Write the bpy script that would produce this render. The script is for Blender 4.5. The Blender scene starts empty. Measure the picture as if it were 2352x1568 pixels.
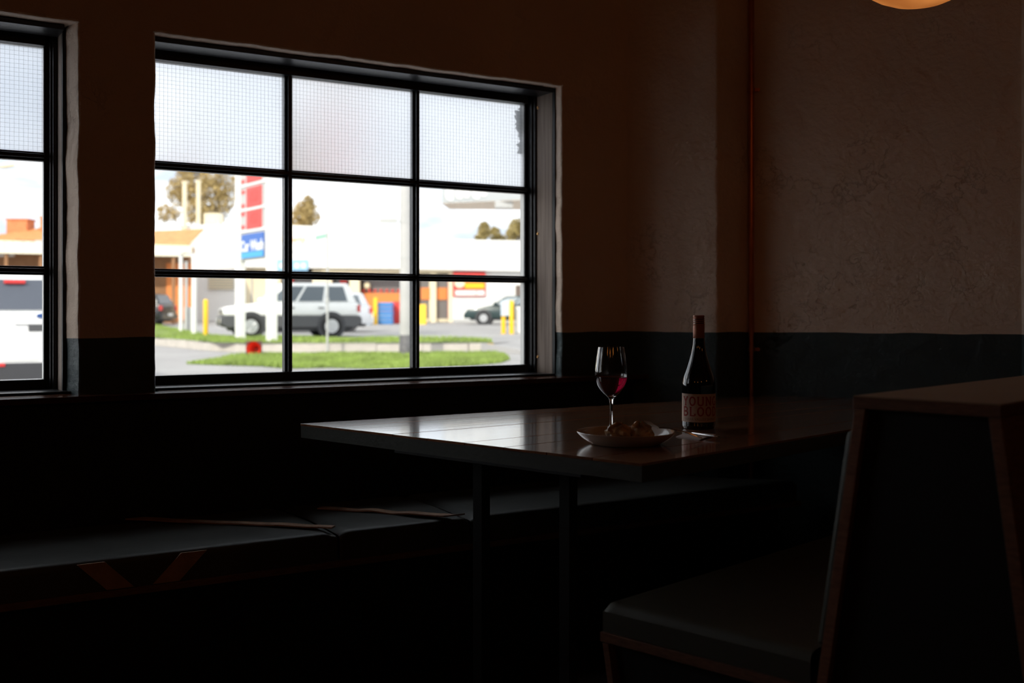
import bpy, bmesh, math, random
import numpy as np
from mathutils import Vector, Matrix, noise
random.seed(7)
S = bpy.context.scene
COL = S.collection
PI = math.pi
# ------------------------------------------------------------------ camera
F, CX, HY, EZ = 2500.0, 1176.0, 715.0, 1.06     # focal length in px, principal column, horizon row, eye height
cam = bpy.data.cameras.new('camera'); camo = bpy.data.objects.new('camera', cam); COL.objects.link(camo)
cam.sensor_width = 36.0; cam.lens = 36.0 * F / 2352.0
cam.shift_y = -(784.0 - HY) / 2352.0
camo.location = (0, 0, EZ); camo.rotation_euler = (PI / 2, 0, 0)
cam.clip_start = .02; cam.clip_end = 500
cam.dof.use_dof = True; cam.dof.focus_distance = 2.88; cam.dof.aperture_fstop = 3.4
S.camera = camo
# ------------------------------------------------------------------ sky, sun, exposure
world = bpy.data.worlds.new('sky'); S.world = world; world.use_nodes = True
wn = world.node_tree; wn.nodes.clear()
def N(t, kind, **kw):
    n = t.nodes.new(kind)
    for k, v in kw.items(): setattr(n, k, v)
    return n
w_out = N(wn, 'ShaderNodeOutputWorld'); w_bg = N(wn, 'ShaderNodeBackground')
w_tc = N(wn, 'ShaderNodeTexCoord'); w_mp = N(wn, 'ShaderNodeMapping'); w_no = N(wn, 'ShaderNodeTexNoise'); w_cr = N(wn, 'ShaderNodeValToRGB')
w_mp.inputs['Scale'].default_value = (1.6, 1.6, 6.5)
w_no.inputs['Scale'].default_value = 3.2; w_no.inputs['Detail'].default_value = 5; w_no.inputs['Roughness'].default_value = .5
w_cr.color_ramp.elements[0].position = .40; w_cr.color_ramp.elements[0].color = (.46, .52, .61, 1)
w_cr.color_ramp.elements[1].position = .66; w_cr.color_ramp.elements[1].color = (1.55, 1.55, 1.52, 1)
for a, b in ((w_tc.outputs['Generated'], w_mp.inputs['Vector']), (w_mp.outputs[0], w_no.inputs['Vector']), (w_no.outputs['Fac'], w_cr.inputs[0]), (w_cr.outputs[0], w_bg.inputs['Color']), (w_bg.outputs[0], w_out.inputs[0])):
    wn.links.new(a, b)
w_bg.inputs['Strength'].default_value = 1.0
sun = bpy.data.lights.new('sun', 'SUN'); suno = bpy.data.objects.new('sun', sun); COL.objects.link(suno)
sun.energy = 1.7; sun.angle = math.radians(.6); sun.color = (1, .93, .80)
suno.rotation_euler = Vector((.30, .78, -.52)).to_track_quat('-Z', 'Y').to_euler()
S.view_settings.view_transform = 'Standard'; S.view_settings.look = 'None'
S.view_settings.exposure = 0.95; S.view_settings.gamma = 1.0; S.view_settings.use_curve_mapping = False
S.cycles.use_denoising = True
S.cycles.max_bounces = 7; S.cycles.diffuse_bounces = 3; S.cycles.glossy_bounces = 3; S.cycles.transmission_bounces = 7; S.cycles.transparent_max_bounces = 12
S.cycles.use_adaptive_sampling = True; S.cycles.adaptive_threshold = .05; S.cycles.adaptive_min_samples = 24; S.cycles.use_light_tree = False
S.cycles.sample_clamp_indirect = 6.0
# ------------------------------------------------------------------ plan frames
D1 = np.array([4024., 2500.]); D1 /= np.linalg.norm(D1)       # along the window wall, to the right
NO = np.array([-D1[1], D1[0]])                                # out through the windows
PW = np.array([-1.468084, 2.984709])
B1 = np.array([.696, .718]); B1 /= np.linalg.norm(B1)         # along the booth
A2 = np.array([-B1[1], B1[0]])                                # from booth back to seat front
RW = np.array([4676., -2500.]); RW /= np.linalg.norm(RW)      # along the right wall, towards the viewer
def wp(s, w, z): p = PW + s * D1 + w * NO; return (p[0], p[1], z)
def P(px, py, Y): return ((px - CX) * Y / F, Y, EZ + (HY - py) * Y / F)
def PZ(px, py, z):
    Y = (EZ - z) * F / (py - HY); return ((px - CX) * Y / F, Y, z)
# ------------------------------------------------------------------ materials
MATS = {}
def mat(name, col, rough=.6, metal=0., spec=.5, bump=0., bscale=40., var=0., vscale=8., coat=0., stretch=None, emit=None, estr=0., trans=0., ior=1.45, bdist=.01, coord='Object'):
    if name in MATS: return MATS[name]
    m = bpy.data.materials.new(name); m.use_nodes = True; t = m.node_tree; b = t.nodes['Principled BSDF']
    c = (*col, 1) if len(col) == 3 else col
    b.inputs['Base Color'].default_value = c; b.inputs['Roughness'].default_value = rough; b.inputs['Metallic'].default_value = metal
    b.inputs['Specular IOR Level'].default_value = spec; b.inputs['Coat Weight'].default_value = coat; b.inputs['Coat Roughness'].default_value = .06
    b.inputs['Transmission Weight'].default_value = trans; b.inputs['IOR'].default_value = ior
    if emit: b.inputs['Emission Color'].default_value = (*emit, 1); b.inputs['Emission Strength'].default_value = estr
    if bump or var:
        tc = N(t, 'ShaderNodeTexCoord'); mp = N(t, 'ShaderNodeMapping'); t.links.new(tc.outputs[coord], mp.inputs[0])
        if stretch: mp.inputs['Scale'].default_value = stretch
        if var:
            no = N(t, 'ShaderNodeTexNoise'); no.inputs['Scale'].default_value = vscale; no.inputs['Detail'].default_value = 6
            t.links.new(mp.outputs[0], no.inputs['Vector'])
            cr = N(t, 'ShaderNodeValToRGB'); cr.color_ramp.elements[0].position = .3; cr.color_ramp.elements[1].position = .7
            cr.color_ramp.elements[0].color = tuple(max(0, x * (1 - var)) for x in c[:3]) + (1,)
            cr.color_ramp.elements[1].color = tuple(min(1, x * (1 + var)) for x in c[:3]) + (1,)
            t.links.new(no.outputs['Fac'], cr.inputs[0]); t.links.new(cr.outputs[0], b.inputs['Base Color'])
        if bump:
            n2 = N(t, 'ShaderNodeTexNoise'); n2.inputs['Scale'].default_value = bscale; n2.inputs['Detail'].default_value = 5
            t.links.new(mp.outputs[0], n2.inputs['Vector'])
            bp = N(t, 'ShaderNodeBump'); bp.inputs['Strength'].default_value = bump; bp.inputs['Distance'].default_value = bdist
            t.links.new(n2.outputs['Fac'], bp.inputs['Height']); t.links.new(bp.outputs[0], b.inputs['Normal'])
    MATS[name] = m; return m
def plaster(name, dado):
    m = bpy.data.materials.new(name); m.use_nodes = True; t = m.node_tree; b = t.nodes['Principled BSDF']; L = t.links.new
    geo = N(t, 'ShaderNodeNewGeometry'); sep = N(t, 'ShaderNodeSeparateXYZ'); L(geo.outputs['Position'], sep.inputs[0])
    n1 = N(t, 'ShaderNodeTexNoise'); n1.inputs['Scale'].default_value = 6; n1.inputs['Detail'].default_value = 2; L(geo.outputs['Position'], n1.inputs['Vector'])
    ma = N(t, 'ShaderNodeMath', operation='MULTIPLY_ADD'); ma.inputs[1].default_value = .012; L(n1.outputs['Fac'], ma.inputs[0]); L(sep.outputs['Z'], ma.inputs[2])
    gt = N(t, 'ShaderNodeMath', operation='GREATER_THAN'); gt.inputs[1].default_value = dado + .006; L(ma.outputs[0], gt.inputs[0])
    n2 = N(t, 'ShaderNodeTexNoise'); n2.inputs['Scale'].default_value = 2.4; n2.inputs['Detail'].default_value = 7; L(geo.outputs['Position'], n2.inputs['Vector'])
    up = N(t, 'ShaderNodeValToRGB'); up.color_ramp.elements[0].position = .35; up.color_ramp.elements[1].position = .68
    up.color_ramp.elements[0].color = (.82, .64, .51, 1); up.color_ramp.elements[1].color = (.90, .73, .60, 1); L(n2.outputs['Fac'], up.inputs[0])
    lo = N(t, 'ShaderNodeValToRGB'); lo.color_ramp.elements[0].position = .35; lo.color_ramp.elements[1].position = .7
    lo.color_ramp.elements[0].color = (.028, .052, .058, 1); lo.color_ramp.elements[1].color = (.045, .075, .08, 1); L(n2.outputs['Fac'], lo.inputs[0])
    mx = N(t, 'ShaderNodeMix', data_type='RGBA'); L(gt.outputs[0], mx.inputs[0]); L(lo.outputs[0], mx.inputs[6]); L(up.outputs[0], mx.inputs[7]); L(mx.outputs[2], b.inputs['Base Color'])
    rg = N(t, 'ShaderNodeMath', operation='MULTIPLY_ADD'); rg.inputs[1].default_value = .32; rg.inputs[2].default_value = .48; L(gt.outputs[0], rg.inputs[0]); L(rg.outputs[0], b.inputs['Roughness'])
    # trowelled plaster: broad lumps, fine grain and a few cracks
    n3 = N(t, 'ShaderNodeTexNoise'); n3.inputs['Scale'].default_value = 16; n3.inputs['Detail'].default_value = 8; n3.inputs['Roughness'].default_value = .62; n3.inputs['Distortion'].default_value = .25; L(geo.outputs['Position'], n3.inputs['Vector'])
    vo = N(t, 'ShaderNodeTexVoronoi', feature='DISTANCE_TO_EDGE'); vo.inputs['Scale'].default_value = 2.3
    wv = N(t, 'ShaderNodeVectorMath', operation='MULTIPLY_ADD'); wv.inputs[1].default_value = (.5, .5, .5); L(n3.outputs['Color'], wv.inputs[0]); L(geo.outputs['Position'], wv.inputs[2]); L(wv.outputs[0], vo.inputs['Vector'])
    cm = N(t, 'ShaderNodeMapRange'); cm.inputs['From Max'].default_value = .02; L(vo.outputs['Distance'], cm.inputs[0])
    msk = N(t, 'ShaderNodeMapRange'); msk.inputs['From Min'].default_value = .5; msk.inputs['From Max'].default_value = .62; L(n2.outputs['Fac'], msk.inputs[0])
    crk = N(t, 'ShaderNodeMix'); crk.inputs[2].default_value = 1.0; L(msk.outputs[0], crk.inputs[0]); L(cm.outputs[0], crk.inputs[3])
    hs = N(t, 'ShaderNodeMath', operation='MULTIPLY_ADD'); hs.inputs[1].default_value = .30; L(crk.outputs[0], hs.inputs[0]); L(n3.outputs['Fac'], hs.inputs[2])
    bp = N(t, 'ShaderNodeBump'); bp.inputs['Strength'].default_value = .65; bp.inputs['Distance'].default_value = .018; L(hs.outputs[0], bp.inputs['Height']); L(bp.outputs[0], b.inputs['Normal'])
    return m
def wood(name, dark, light, rough=.3, scale=(3, 40, 40), bump=.1, coat=0., spec=.5, bdist=.002, gscale=1.0):
    m = bpy.data.materials.new(name); m.use_nodes = True; t = m.node_tree; b = t.nodes['Principled BSDF']; L = t.links.new
    tc = N(t, 'ShaderNodeTexCoord'); oi = N(t, 'ShaderNodeObjectInfo'); ad = N(t, 'ShaderNodeVectorMath', operation='MULTIPLY_ADD'); mp = N(t, 'ShaderNodeMapping')
    mp.inputs['Scale'].default_value = scale
    rv = N(t, 'ShaderNodeCombineXYZ'); L(oi.outputs['Random'], rv.inputs[0]); L(oi.outputs['Random'], rv.inputs[1])
    ad.inputs[1].default_value = (7, 3, 5); L(rv.outputs[0], ad.inputs[0]); L(tc.outputs['Object'], ad.inputs[2]); L(ad.outputs[0], mp.inputs[0])
    n1 = N(t, 'ShaderNodeTexNoise'); n1.inputs['Scale'].default_value = gscale; n1.inputs['Detail'].default_value = 6; n1.inputs['Distortion'].default_value = .5; L(mp.outputs[0], n1.inputs['Vector'])
    cr = N(t, 'ShaderNodeValToRGB'); cr.color_ramp.elements[0].position = .32; cr.color_ramp.elements[1].position = .68
    cr.color_ramp.elements[0].color = (*dark, 1); cr.color_ramp.elements[1].color = (*light, 1); L(n1.outputs['Fac'], cr.inputs[0])
    hsv = N(t, 'ShaderNodeHueSaturation'); vr = N(t, 'ShaderNodeMath', operation='MULTIPLY_ADD'); vr.inputs[1].default_value = .5; vr.inputs[2].default_value = .75; L(oi.outputs['Random'], vr.inputs[0]); L(vr.outputs[0], hsv.inputs['Value']); L(cr.outputs[0], hsv.inputs['Color']); L(hsv.outputs[0], b.inputs['Base Color'])
    bp = N(t, 'ShaderNodeBump'); bp.inputs['Strength'].default_value = bump; bp.inputs['Distance'].default_value = bdist; L(n1.outputs['Fac'], bp.inputs['Height']); L(bp.outputs[0], b.inputs['Normal'])
    b.inputs['Roughness'].default_value = rough; b.inputs['Coat Weight'].default_value = coat; b.inputs['Coat Roughness'].default_value = .10; b.inputs['Coat IOR'].default_value = 1.6; b.inputs['Specular IOR Level'].default_value = spec
    L(bp.outputs[0], b.inputs['Coat Normal'])
    return m
def thin_glass(name, tint=(1, 1, 1), refl=1.0, rough=0.):
    m = bpy.data.materials.new(name); m.use_nodes = True; t = m.node_tree; t.nodes.clear(); L = t.links.new
    o = N(t, 'ShaderNodeOutputMaterial'); mx = N(t, 'ShaderNodeMixShader'); tr = N(t, 'ShaderNodeBsdfTransparent'); gl = N(t, 'ShaderNodeBsdfGlossy'); fr = N(t, 'ShaderNodeFresnel')
    tr.inputs[0].default_value = (*tint, 1); gl.inputs['Roughness'].default_value = rough; fr.inputs[0].default_value = 1.45
    mu = N(t, 'ShaderNodeMath', operation='MULTIPLY'); mu.inputs[1].default_value = refl; L(fr.outputs[0], mu.inputs[0])
    L(mu.outputs[0], mx.inputs[0]); L(tr.outputs[0], mx.inputs[1]); L(gl.outputs[0], mx.inputs[2]); L(mx.outputs[0], o.inputs[0])
    return m
def frosted(name):
    m = bpy.data.materials.new(name); m.use_nodes = True; t = m.node_tree; t.nodes.clear(); L = t.links.new
    o = N(t, 'ShaderNodeOutputMaterial'); r = N(t, 'ShaderNodeBsdfRefraction'); r.inputs['Roughness'].default_value = .38; r.inputs['IOR'].default_value = 1.25
    r.inputs[0].default_value = (.72, .74, .77, 1); tl = N(t, 'ShaderNodeBsdfTranslucent'); tl.inputs[0].default_value = (.68, .71, .75, 1)
    mx = N(t, 'ShaderNodeMixShader'); mx.inputs[0].default_value = .5; L(r.outputs[0], mx.inputs[1]); L(tl.outputs[0], mx.inputs[2]); L(mx.outputs[0], o.inputs[0]); return m
M = {}
M['plaster'] = plaster('painted_plaster', .983)
M['steel'] = mat('black_steel', (.012, .012, .014), .32, spec=.5, bump=.12, bscale=60)
M['sill'] = wood('dark_lacquered_wood', (.05, .017, .010), (.085, .028, .015), .16, (4, 40, 40), .06)
M['jamb'] = wood('weathered_wood', (.20, .15, .12), (.36, .28, .23), .75, (45, 45, 2.5), .5, bdist=.004)
M['brass'] = mat('brass', (.9, .55, .25), .25, metal=1)
M['clear'] = thin_glass('window_glass', (.98, .99, .985), .4)
M['frost'] = frosted('frosted_wired_glass')
M['wire'] = mat('wire_steel', (.42, .43, .43), .45)
M['table'] = wood('table_wood', (.19, .078, .036), (.32, .145, .070), .22, (2.2, 26, 26), .10, coat=1., bdist=.002)
M['edge'] = mat('table_edge_grey', (.055, .060, .050), .6, bump=.2, bscale=50)
M['black'] = mat('black_paint', (.006, .006, .006), .55)
M['ply'] = wood('plywood_edge', (.15, .068, .038), (.24, .115, .065), .5, (3, 60, 160), .2)
M['cap'] = mat('booth_cap_laminate', (.34, .26, .18), .38, var=.06, vscale=5)
M['vinyl'] = mat('grey_green_vinyl', (.070, .076, .072), .48, bump=.15, bscale=18, var=.1, vscale=4)
M['vinyl2'] = mat('olive_vinyl', (.060, .062, .045), .55, bump=.15, bscale=18)
M['strap'] = mat('tan_webbing', (.46, .29, .20), .75, bump=.4, bscale=160, var=.15, vscale=30)
M['copper'] = mat('copper', (.55, .20, .10), .32, metal=1, var=.25, vscale=9)
M['floor'] = wood('dark_floor', (.02, .013, .010), (.04, .026, .018), .5, (2, 14, 14))
M['ceil'] = mat('ceiling_paint', (.20, .15, .12), .8)
M['backw'] = mat('dark_back_wall', (.05, .035, .028), .8)
M['white'] = mat('white_paint', (.78, .77, .74), .55)
# ------------------------------------------------------------------ mesh helpers
class MB:
    def __init__(s): s.v = []; s.f = []
    def add(s, vs, fs):
        k = len(s.v); s.v += [tuple(map(float, v)) for v in vs]; s.f += [tuple(i + k for i in f) for f in fs]; return s
    def hexa(s, c):          # 8 corners: bottom 4 ccw, top 4 ccw
        return s.add(c, [(0, 3, 2, 1), (4, 5, 6, 7), (0, 1, 5, 4), (1, 2, 6, 5), (2, 3, 7, 6), (3, 0, 4, 7)])
    def box(s, x0, x1, y0, y1, z0, z1):
        return s.hexa([(x0, y0, z0), (x1, y0, z0), (x1, y1, z0), (x0, y1, z0), (x0, y0, z1), (x1, y0, z1), (x1, y1, z1), (x0, y1, z1)])
    def wbox(s, s0, s1, w0, w1, z0, z1):   # in window-wall coordinates
        return s.hexa([wp(a, b, c) for c in (z0, z1) for a, b in ((s0, w0), (s1, w0), (s1, w1), (s0, w1))])
    def prism(s, poly, z0, z1):
        n = len(poly); return s.add([(p[0], p[1], z0) for p in poly] + [(p[0], p[1], z1) for p in poly],
            [tuple(range(n - 1, -1, -1)), tuple(range(n, 2 * n))] + [(i, (i + 1) % n, n + (i + 1) % n, n + i) for i in range(n)])
    def extr(s, a, b):       # two matching loops joined and capped
        n = len(a); return s.add(list(a) + list(b), [tuple(range(n - 1, -1, -1)), tuple(range(n, 2 * n))] + [(i, (i + 1) % n, n + (i + 1) % n, n + i) for i in range(n)])
    def tube(s, pts, r, n=10, cap=True):
        pts = [Vector(p) for p in pts]; rs = r if isinstance(r, (list, tuple)) else [r] * len(pts); rings = []; up = None
        for i, p in enumerate(pts):
            d = (pts[min(i + 1, len(pts) - 1)] - pts[max(i - 1, 0)]).normalized()
            if up is None: up = Vector((0, 0, 1)) if abs(d.z) < .9 else Vector((1, 0, 0))
            x = d.cross(up).normalized(); y = x.cross(d).normalized(); up = y
            rings.append([p + (x * math.cos(t) + y * math.sin(t)) * rs[i] for t in (2 * PI * k / n for k in range(n))])
        fs = [(i * n + k, i * n + (k + 1) % n, (i + 1) * n + (k + 1) % n, (i + 1) * n + k) for i in range(len(pts) - 1) for k in range(n)]
        if cap: fs += [tuple(range(n - 1, -1, -1)), tuple((len(pts) - 1) * n + k for k in range(n))]
        return s.add([q for rg in rings for q in rg], fs)
    def lathe(s, prof, c=(0, 0, 0), n=40, closed=False):
        vs = [(c[0] + r * math.cos(2 * PI * k / n), c[1] + r * math.sin(2 * PI * k / n), c[2] + z) for r, z in prof for k in range(n)]
        m = len(prof); fs = [(i * n + k, i * n + (k + 1) % n, ((i + 1) % m) * n + (k + 1) % n, ((i + 1) % m) * n + k) for i in range(m if closed else m - 1) for k in range(n)]
        if not closed: fs += [tuple(range(n - 1, -1, -1)), tuple((m - 1) * n + k for k in range(n))]
        return s.add(vs, fs)
    def disc(s, c, axis, r, h, n=20):      # short cylinder along axis, centred at c
        a = Vector(axis).normalized(); return s.tube([Vector(c) - a * h / 2, Vector(c) + a * h / 2], r, n)
    def grid(s, fn, nu, nv):
        return s.add([fn(i / nu, j / nv) for j in range(nv + 1) for i in range(nu + 1)],
            [(j * (nu + 1) + i, j * (nu + 1) + i + 1, (j + 1) * (nu + 1) + i + 1, (j + 1) * (nu + 1) + i) for j in range(nv) for i in range(nu)])
    def build(s, name, m, parent=None, smooth=False, bevel=0., kind=None, base=None, fix=True):
        me = bpy.data.meshes.new(name); base = ROOT.get(parent.name, (0, 0, 0)) if (parent and base is None) else (base or (0, 0, 0))
        me.from_pydata([(v[0] - base[0], v[1] - base[1], v[2] - base[2]) for v in s.v], [], s.f)
        if fix or bevel:
            bm = bmesh.new(); bm.from_mesh(me)
            if fix: bmesh.ops.recalc_face_normals(bm, faces=bm.faces)
            if bevel: bmesh.ops.bevel(bm, geom=[e for e in bm.edges if len(e.link_faces) == 2 and e.calc_face_angle(0) > .6], offset=bevel, segments=2, affect='EDGES', profile=.5)
            bm.to_mesh(me); bm.free()
        me.materials.append(m)
        if smooth: me.polygons.foreach_set('use_smooth', [True] * len(me.polygons)); me.set_sharp_from_angle(angle=math.radians(40))
        o = bpy.data.objects.new(name, me); COL.objects.link(o)
        if parent: o.parent = parent; ROOT[o.name] = base
        else: o.location = base
        if kind: o['kind'] = kind
        return o
ROOT = {}
def tag(o, label, cat, group=None, kind=None):
    o['label'] = label; o['category'] = cat
    if group: o['group'] = group
    if kind: o['kind'] = kind
    return o
def thing(name, label, cat, loc=(0, 0, 0), rz=0., group=None, local=False):
    o = bpy.data.objects.new(name, None); COL.objects.link(o); o.empty_display_size = .1
    o.location = loc; o.rotation_euler = (0, 0, rz); ROOT[o.name] = (0, 0, 0) if local else tuple(loc); tag(o, label, cat, group); return o
def struct(name, base=(0, 0, 0)):
    o = bpy.data.objects.new(name, None); COL.objects.link(o); o.location = base; ROOT[o.name] = tuple(base); o['kind'] = 'structure'; return o
def share(src, name, parent, loc=None, mtx=None):
    o = bpy.data.objects.new(name, src.data); COL.objects.link(o); o.parent = parent; ROOT[o.name] = ROOT.get(parent.name, (0, 0, 0))
    if loc is not None: o.location = loc
    if mtx is not None: o.matrix_local = mtx
    return o
def text_geo(txt, size, depth=.004, bold=0.):
    cu = bpy.data.curves.new('t', 'FONT'); cu.body = txt; cu.size = size; cu.extrude = depth; cu.align_x = 'CENTER'; cu.align_y = 'CENTER'; cu.offset = bold; cu.resolution_u = 3
    o = bpy.data.objects.new('t', cu); COL.objects.link(o); dg = bpy.context.evaluated_depsgraph_get(); me = o.evaluated_get(dg).to_mesh()
    v = [tuple(x.co) for x in me.vertices]; f = [tuple(p.vertices) for p in me.polygons]; o.evaluated_get(dg).to_mesh_clear()
    bpy.data.objects.remove(o); bpy.data.curves.remove(cu); return v, f
def place_text(mb, txt, size, origin, right, up, depth=.01, bold=0.):
    v, f = text_geo(txt, size, depth, bold); r = Vector(right).normalized(); u = Vector(up).normalized(); n = r.cross(u); o = Vector(origin)
    return mb.add([o + r * a + u * b + n * c for a, b, c in v], f)
def jit(a, seed, amp): return amp * (noise.noise((a * 9.0, seed, 0)) * .9 + noise.noise((a * 31.0, seed, 3)) * .35)
# ================================================================== ROOM SHELL
MW0, MW1, LW0, LW1 = .4796, 1.9436, -1.205, .2609       # the two openings along the wall
ZB, ZT, WT = .80, 1.890, .228                            # opening bottom, top, wall thickness
SC = 2.2468                                             # corner with the right wall
mb = MB(); NZ = 60; RD = .007
def side_edge(s, seed, sgn):
    """jittered plaster edge of an opening; sgn=+1: the wall lies at larger s"""
    out = []
    for k in range(NZ + 1):
        z = ZB + (ZT - ZB) * k / NZ; j = jit(z, seed, .005); fade = min(1, (ZT - z) / .03)
        out.append((s + j * fade, z))
    return out
edges = {}
for nm, s, sg in (('a', LW0, -1), ('b', LW1, 1), ('c', MW0, -1), ('d', MW1, 1)): edges[nm] = (side_edge(s, ord(nm) * 1.7, sg), sg)
SPL = {'a': 0., 'b': .017, 'c': 0., 'd': .0}     # the left window's reveal splays inwards
for nm, (ed, sg) in edges.items():
    rows = [[wp(s + sg * RD, 0, z) for s, z in ed], [wp(s + sg * RD * .3, RD * .3, z) for s, z in ed], [wp(s, RD, z) for s, z in ed], [wp(s - sg * SPL[nm], .075, z) for s, z in ed], [wp(s - sg * SPL[nm], WT, z) for s, z in ed]]
    mb.add([p for r in rows for p in r], [(i * (NZ + 1) + k, i * (NZ + 1) + k + 1, (i + 1) * (NZ + 1) + k + 1, (i + 1) * (NZ + 1) + k) for i in range(4) for k in range(NZ)])
def strip(ea, eb):
    n = len(ea); mb.add([wp(s, 0, z) for s, z in ea] + [wp(s, 0, z) for s, z in eb], [(k, n + k, n + k + 1, k + 1) for k in range(n - 1)])
zs = [ZB + (ZT - ZB) * k / NZ for k in range(NZ + 1)]
off = lambda nm: [(s + edges[nm][1] * RD, z) for s, z in edges[nm][0]]
strip([(-4.6, z) for z in zs], off('a')); strip(off('b'), off('c')); strip(off('d'), [(SC, z) for z in zs])
for s0, s1, sd in ((LW0, LW1, 3.1), (MW0, MW1, 5.3)):       # lintels with a rough arris
    n = 70; ed = [(s0 - RD + (s1 - s0 + 2 * RD) * k / n) for k in range(n + 1)]; zt = [ZT + jit(s, sd, .004) * min(1, (s - s0 + RD) / .05, (s1 + RD - s) / .05) for s in ed]
    rows = [[wp(s, 0, 3.0) for s in ed], [wp(s, 0, z + RD) for s, z in zip(ed, zt)], [wp(s, RD * .3, z + RD * .3) for s, z in zip(ed, zt)], [wp(s, RD, z) for s, z in zip(ed, zt)], [wp(s, WT, z) for s, z in zip(ed, zt)]]
    mb.add([p for r in rows for p in r], [(i * (n + 1) + k, i * (n + 1) + k + 1, (i + 1) * (n + 1) + k + 1, (i + 1) * (n + 1) + k) for i in range(4) for k in range(n)])
def wq(s0, s1, z0, z1, w=0): mb.add([wp(s0, w, z0), wp(s1, w, z0), wp(s1, w, z1), wp(s0, w, z1)], [(0, 1, 2, 3)])
wq(-4.6, SC, -.2, ZB)
for a, b in ((-4.6, LW0 - RD), (LW1 + RD, MW0 - RD), (MW1 + RD, SC)): wq(a, b, ZT, 3.0)
for a, b in ((-4.6, LW0), (LW1, MW0), (MW1, SC + .5)): wq(a, b, ZB, ZT, WT)
wq(-4.6, SC + .5, -.4, ZB, WT); wq(-4.6, SC + .5, ZT, 3.25, WT)
for a, b in ((LW0, LW1), (MW0, MW1)): mb.add([wp(a, 0, ZB), wp(b, 0, ZB), wp(b, WT, ZB), wp(a, WT, ZB)], [(0, 1, 2, 3)])
o = mb.build('wall_window', M['plaster'], fix=False, kind='structure')
o['label'] = 'thick plaster window wall, cream above a dark teal band'
# right wall: corner pilaster, return, recess, then a further stretch beyond a rough arris
C0 = PW + SC * D1
P1 = C0 + RW * .357; P2 = P1 + D1 * .163; P3 = P2 + RW * .925
R2 = np.array([.97, -.26]); R2 /= np.linalg.norm(R2)
P3b = P3 + np.array([.0, -.022]) + RW * .004; P4 = P3b + R2 * 5.2
plan = []
def seg(a, b, step):
    n = max(1, int(np.linalg.norm(b - a) / step)); return [a + (b - a) * i / n for i in range(n)]
plan += seg(C0, P1 - RW * .01, .03) + [P1 - RW * .01, P1 - RW * .003 + D1 * .003, P1 + D1 * .01] + seg(P1 + D1 * .012, P2, .03)[1:] + seg(P2, P3, .04) + [P3, P3b] + seg(P3b, P4, .12)[1:] + [P4]
zl = [-.2 + 3.2 * k / 90 for k in range(91)]
mb = MB(); npn = len(plan)
vs = []
for z in zl:
    for i, p in enumerate(plan):
        a = plan[max(i - 1, 0)]; b = plan[min(i + 1, npn - 1)]; t = (b - a); t = t / np.linalg.norm(t); nn = np.array([t[1], -t[0]])
        d = .0045 * noise.noise((p[0] * 5, p[1] * 5, z * 5)) + .003 * noise.noise((p[0] * 14, p[1] * 14, z * 14))
        if i in (0, npn - 1): d = 0
        q = p + nn * d; vs.append((q[0], q[1], z))
mb.add(vs, [(j * npn + i, j * npn + i + 1, (j + 1) * npn + i + 1, (j + 1) * npn + i) for j in range(90) for i in range(npn - 1)])
k0 = len(mb.v)   # outer skin
out = [(C0[0] + .35, C0[1] + .5), (P2[0] + .25, P2[1] + .45), (P4[0] + .3, P4[1] + .5)]
o = mb.build('wall_right', M['plaster'], smooth=True, fix=False, kind='structure')
o['label'] = 'rough plaster side wall with corner pilaster and teal lower band'
mb = MB(); mb.extr([(*p, -.2) for p in out] + [(P4[0] + .3, P4[1] + .8, -.2), (C0[0] + .35, C0[1] + .8, -.2)], [(*p, 3.2) for p in out] + [(P4[0] + .3, P4[1] + .8, 3.2), (C0[0] + .35, C0[1] + .8, 3.2)])
mb.build('wall_outer', M['backw'], kind='structure')
A0 = PW - 4.6 * D1; A1 = A0 - 8 * NO; E1 = np.array([P4[0], -6.5])
def lq(r0, r1, z0, z1, t0, t1):      # box on the left wall: r into the room, t = depth outwards
    c = [A0 - NO * a - D1 * b for a, b in ((r0, t0), (r1, t0), (r1, t1), (r0, t1))]; return [(*p, z0) for p in c] + [(*p, z1) for p in c]
MB().hexa(lq(-.4, 8.2, -.2, 3., 0, .25)).build('wall_left', M['backw'], kind='structure')
MB().box(min(A1[0], -2), P4[0] + .3, -7.2, -6.6, -.2, 3.).build('wall_back', M['backw'], kind='structure')
MB().box(P4[0], P4[0] + .3, -7.0, P4[1] + .3, -.2, 3.).build('wall_far', M['backw'], kind='structure')
fl = [A0, A0 + D1 * (SC + 4.6) , P2, P4, (P4[0], -7.0), (A1[0], -7.0)]
fl2 = [A0 + NO * .3 - D1 * .2, C0 + NO * .3, np.array(P2) + np.array([.1, .45]), np.array(P4) + np.array([.3, .4]), (P4[0] + .3, -7.2), (A1[0] - .4, -7.2)]
MB().prism([tuple(p) for p in fl], -.12, 0).build('floor', M['floor'], kind='structure')
MB().prism([tuple(p) for p in fl2], 3.0, 3.12).build('ceiling', M['ceil'], kind='structure')
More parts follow.
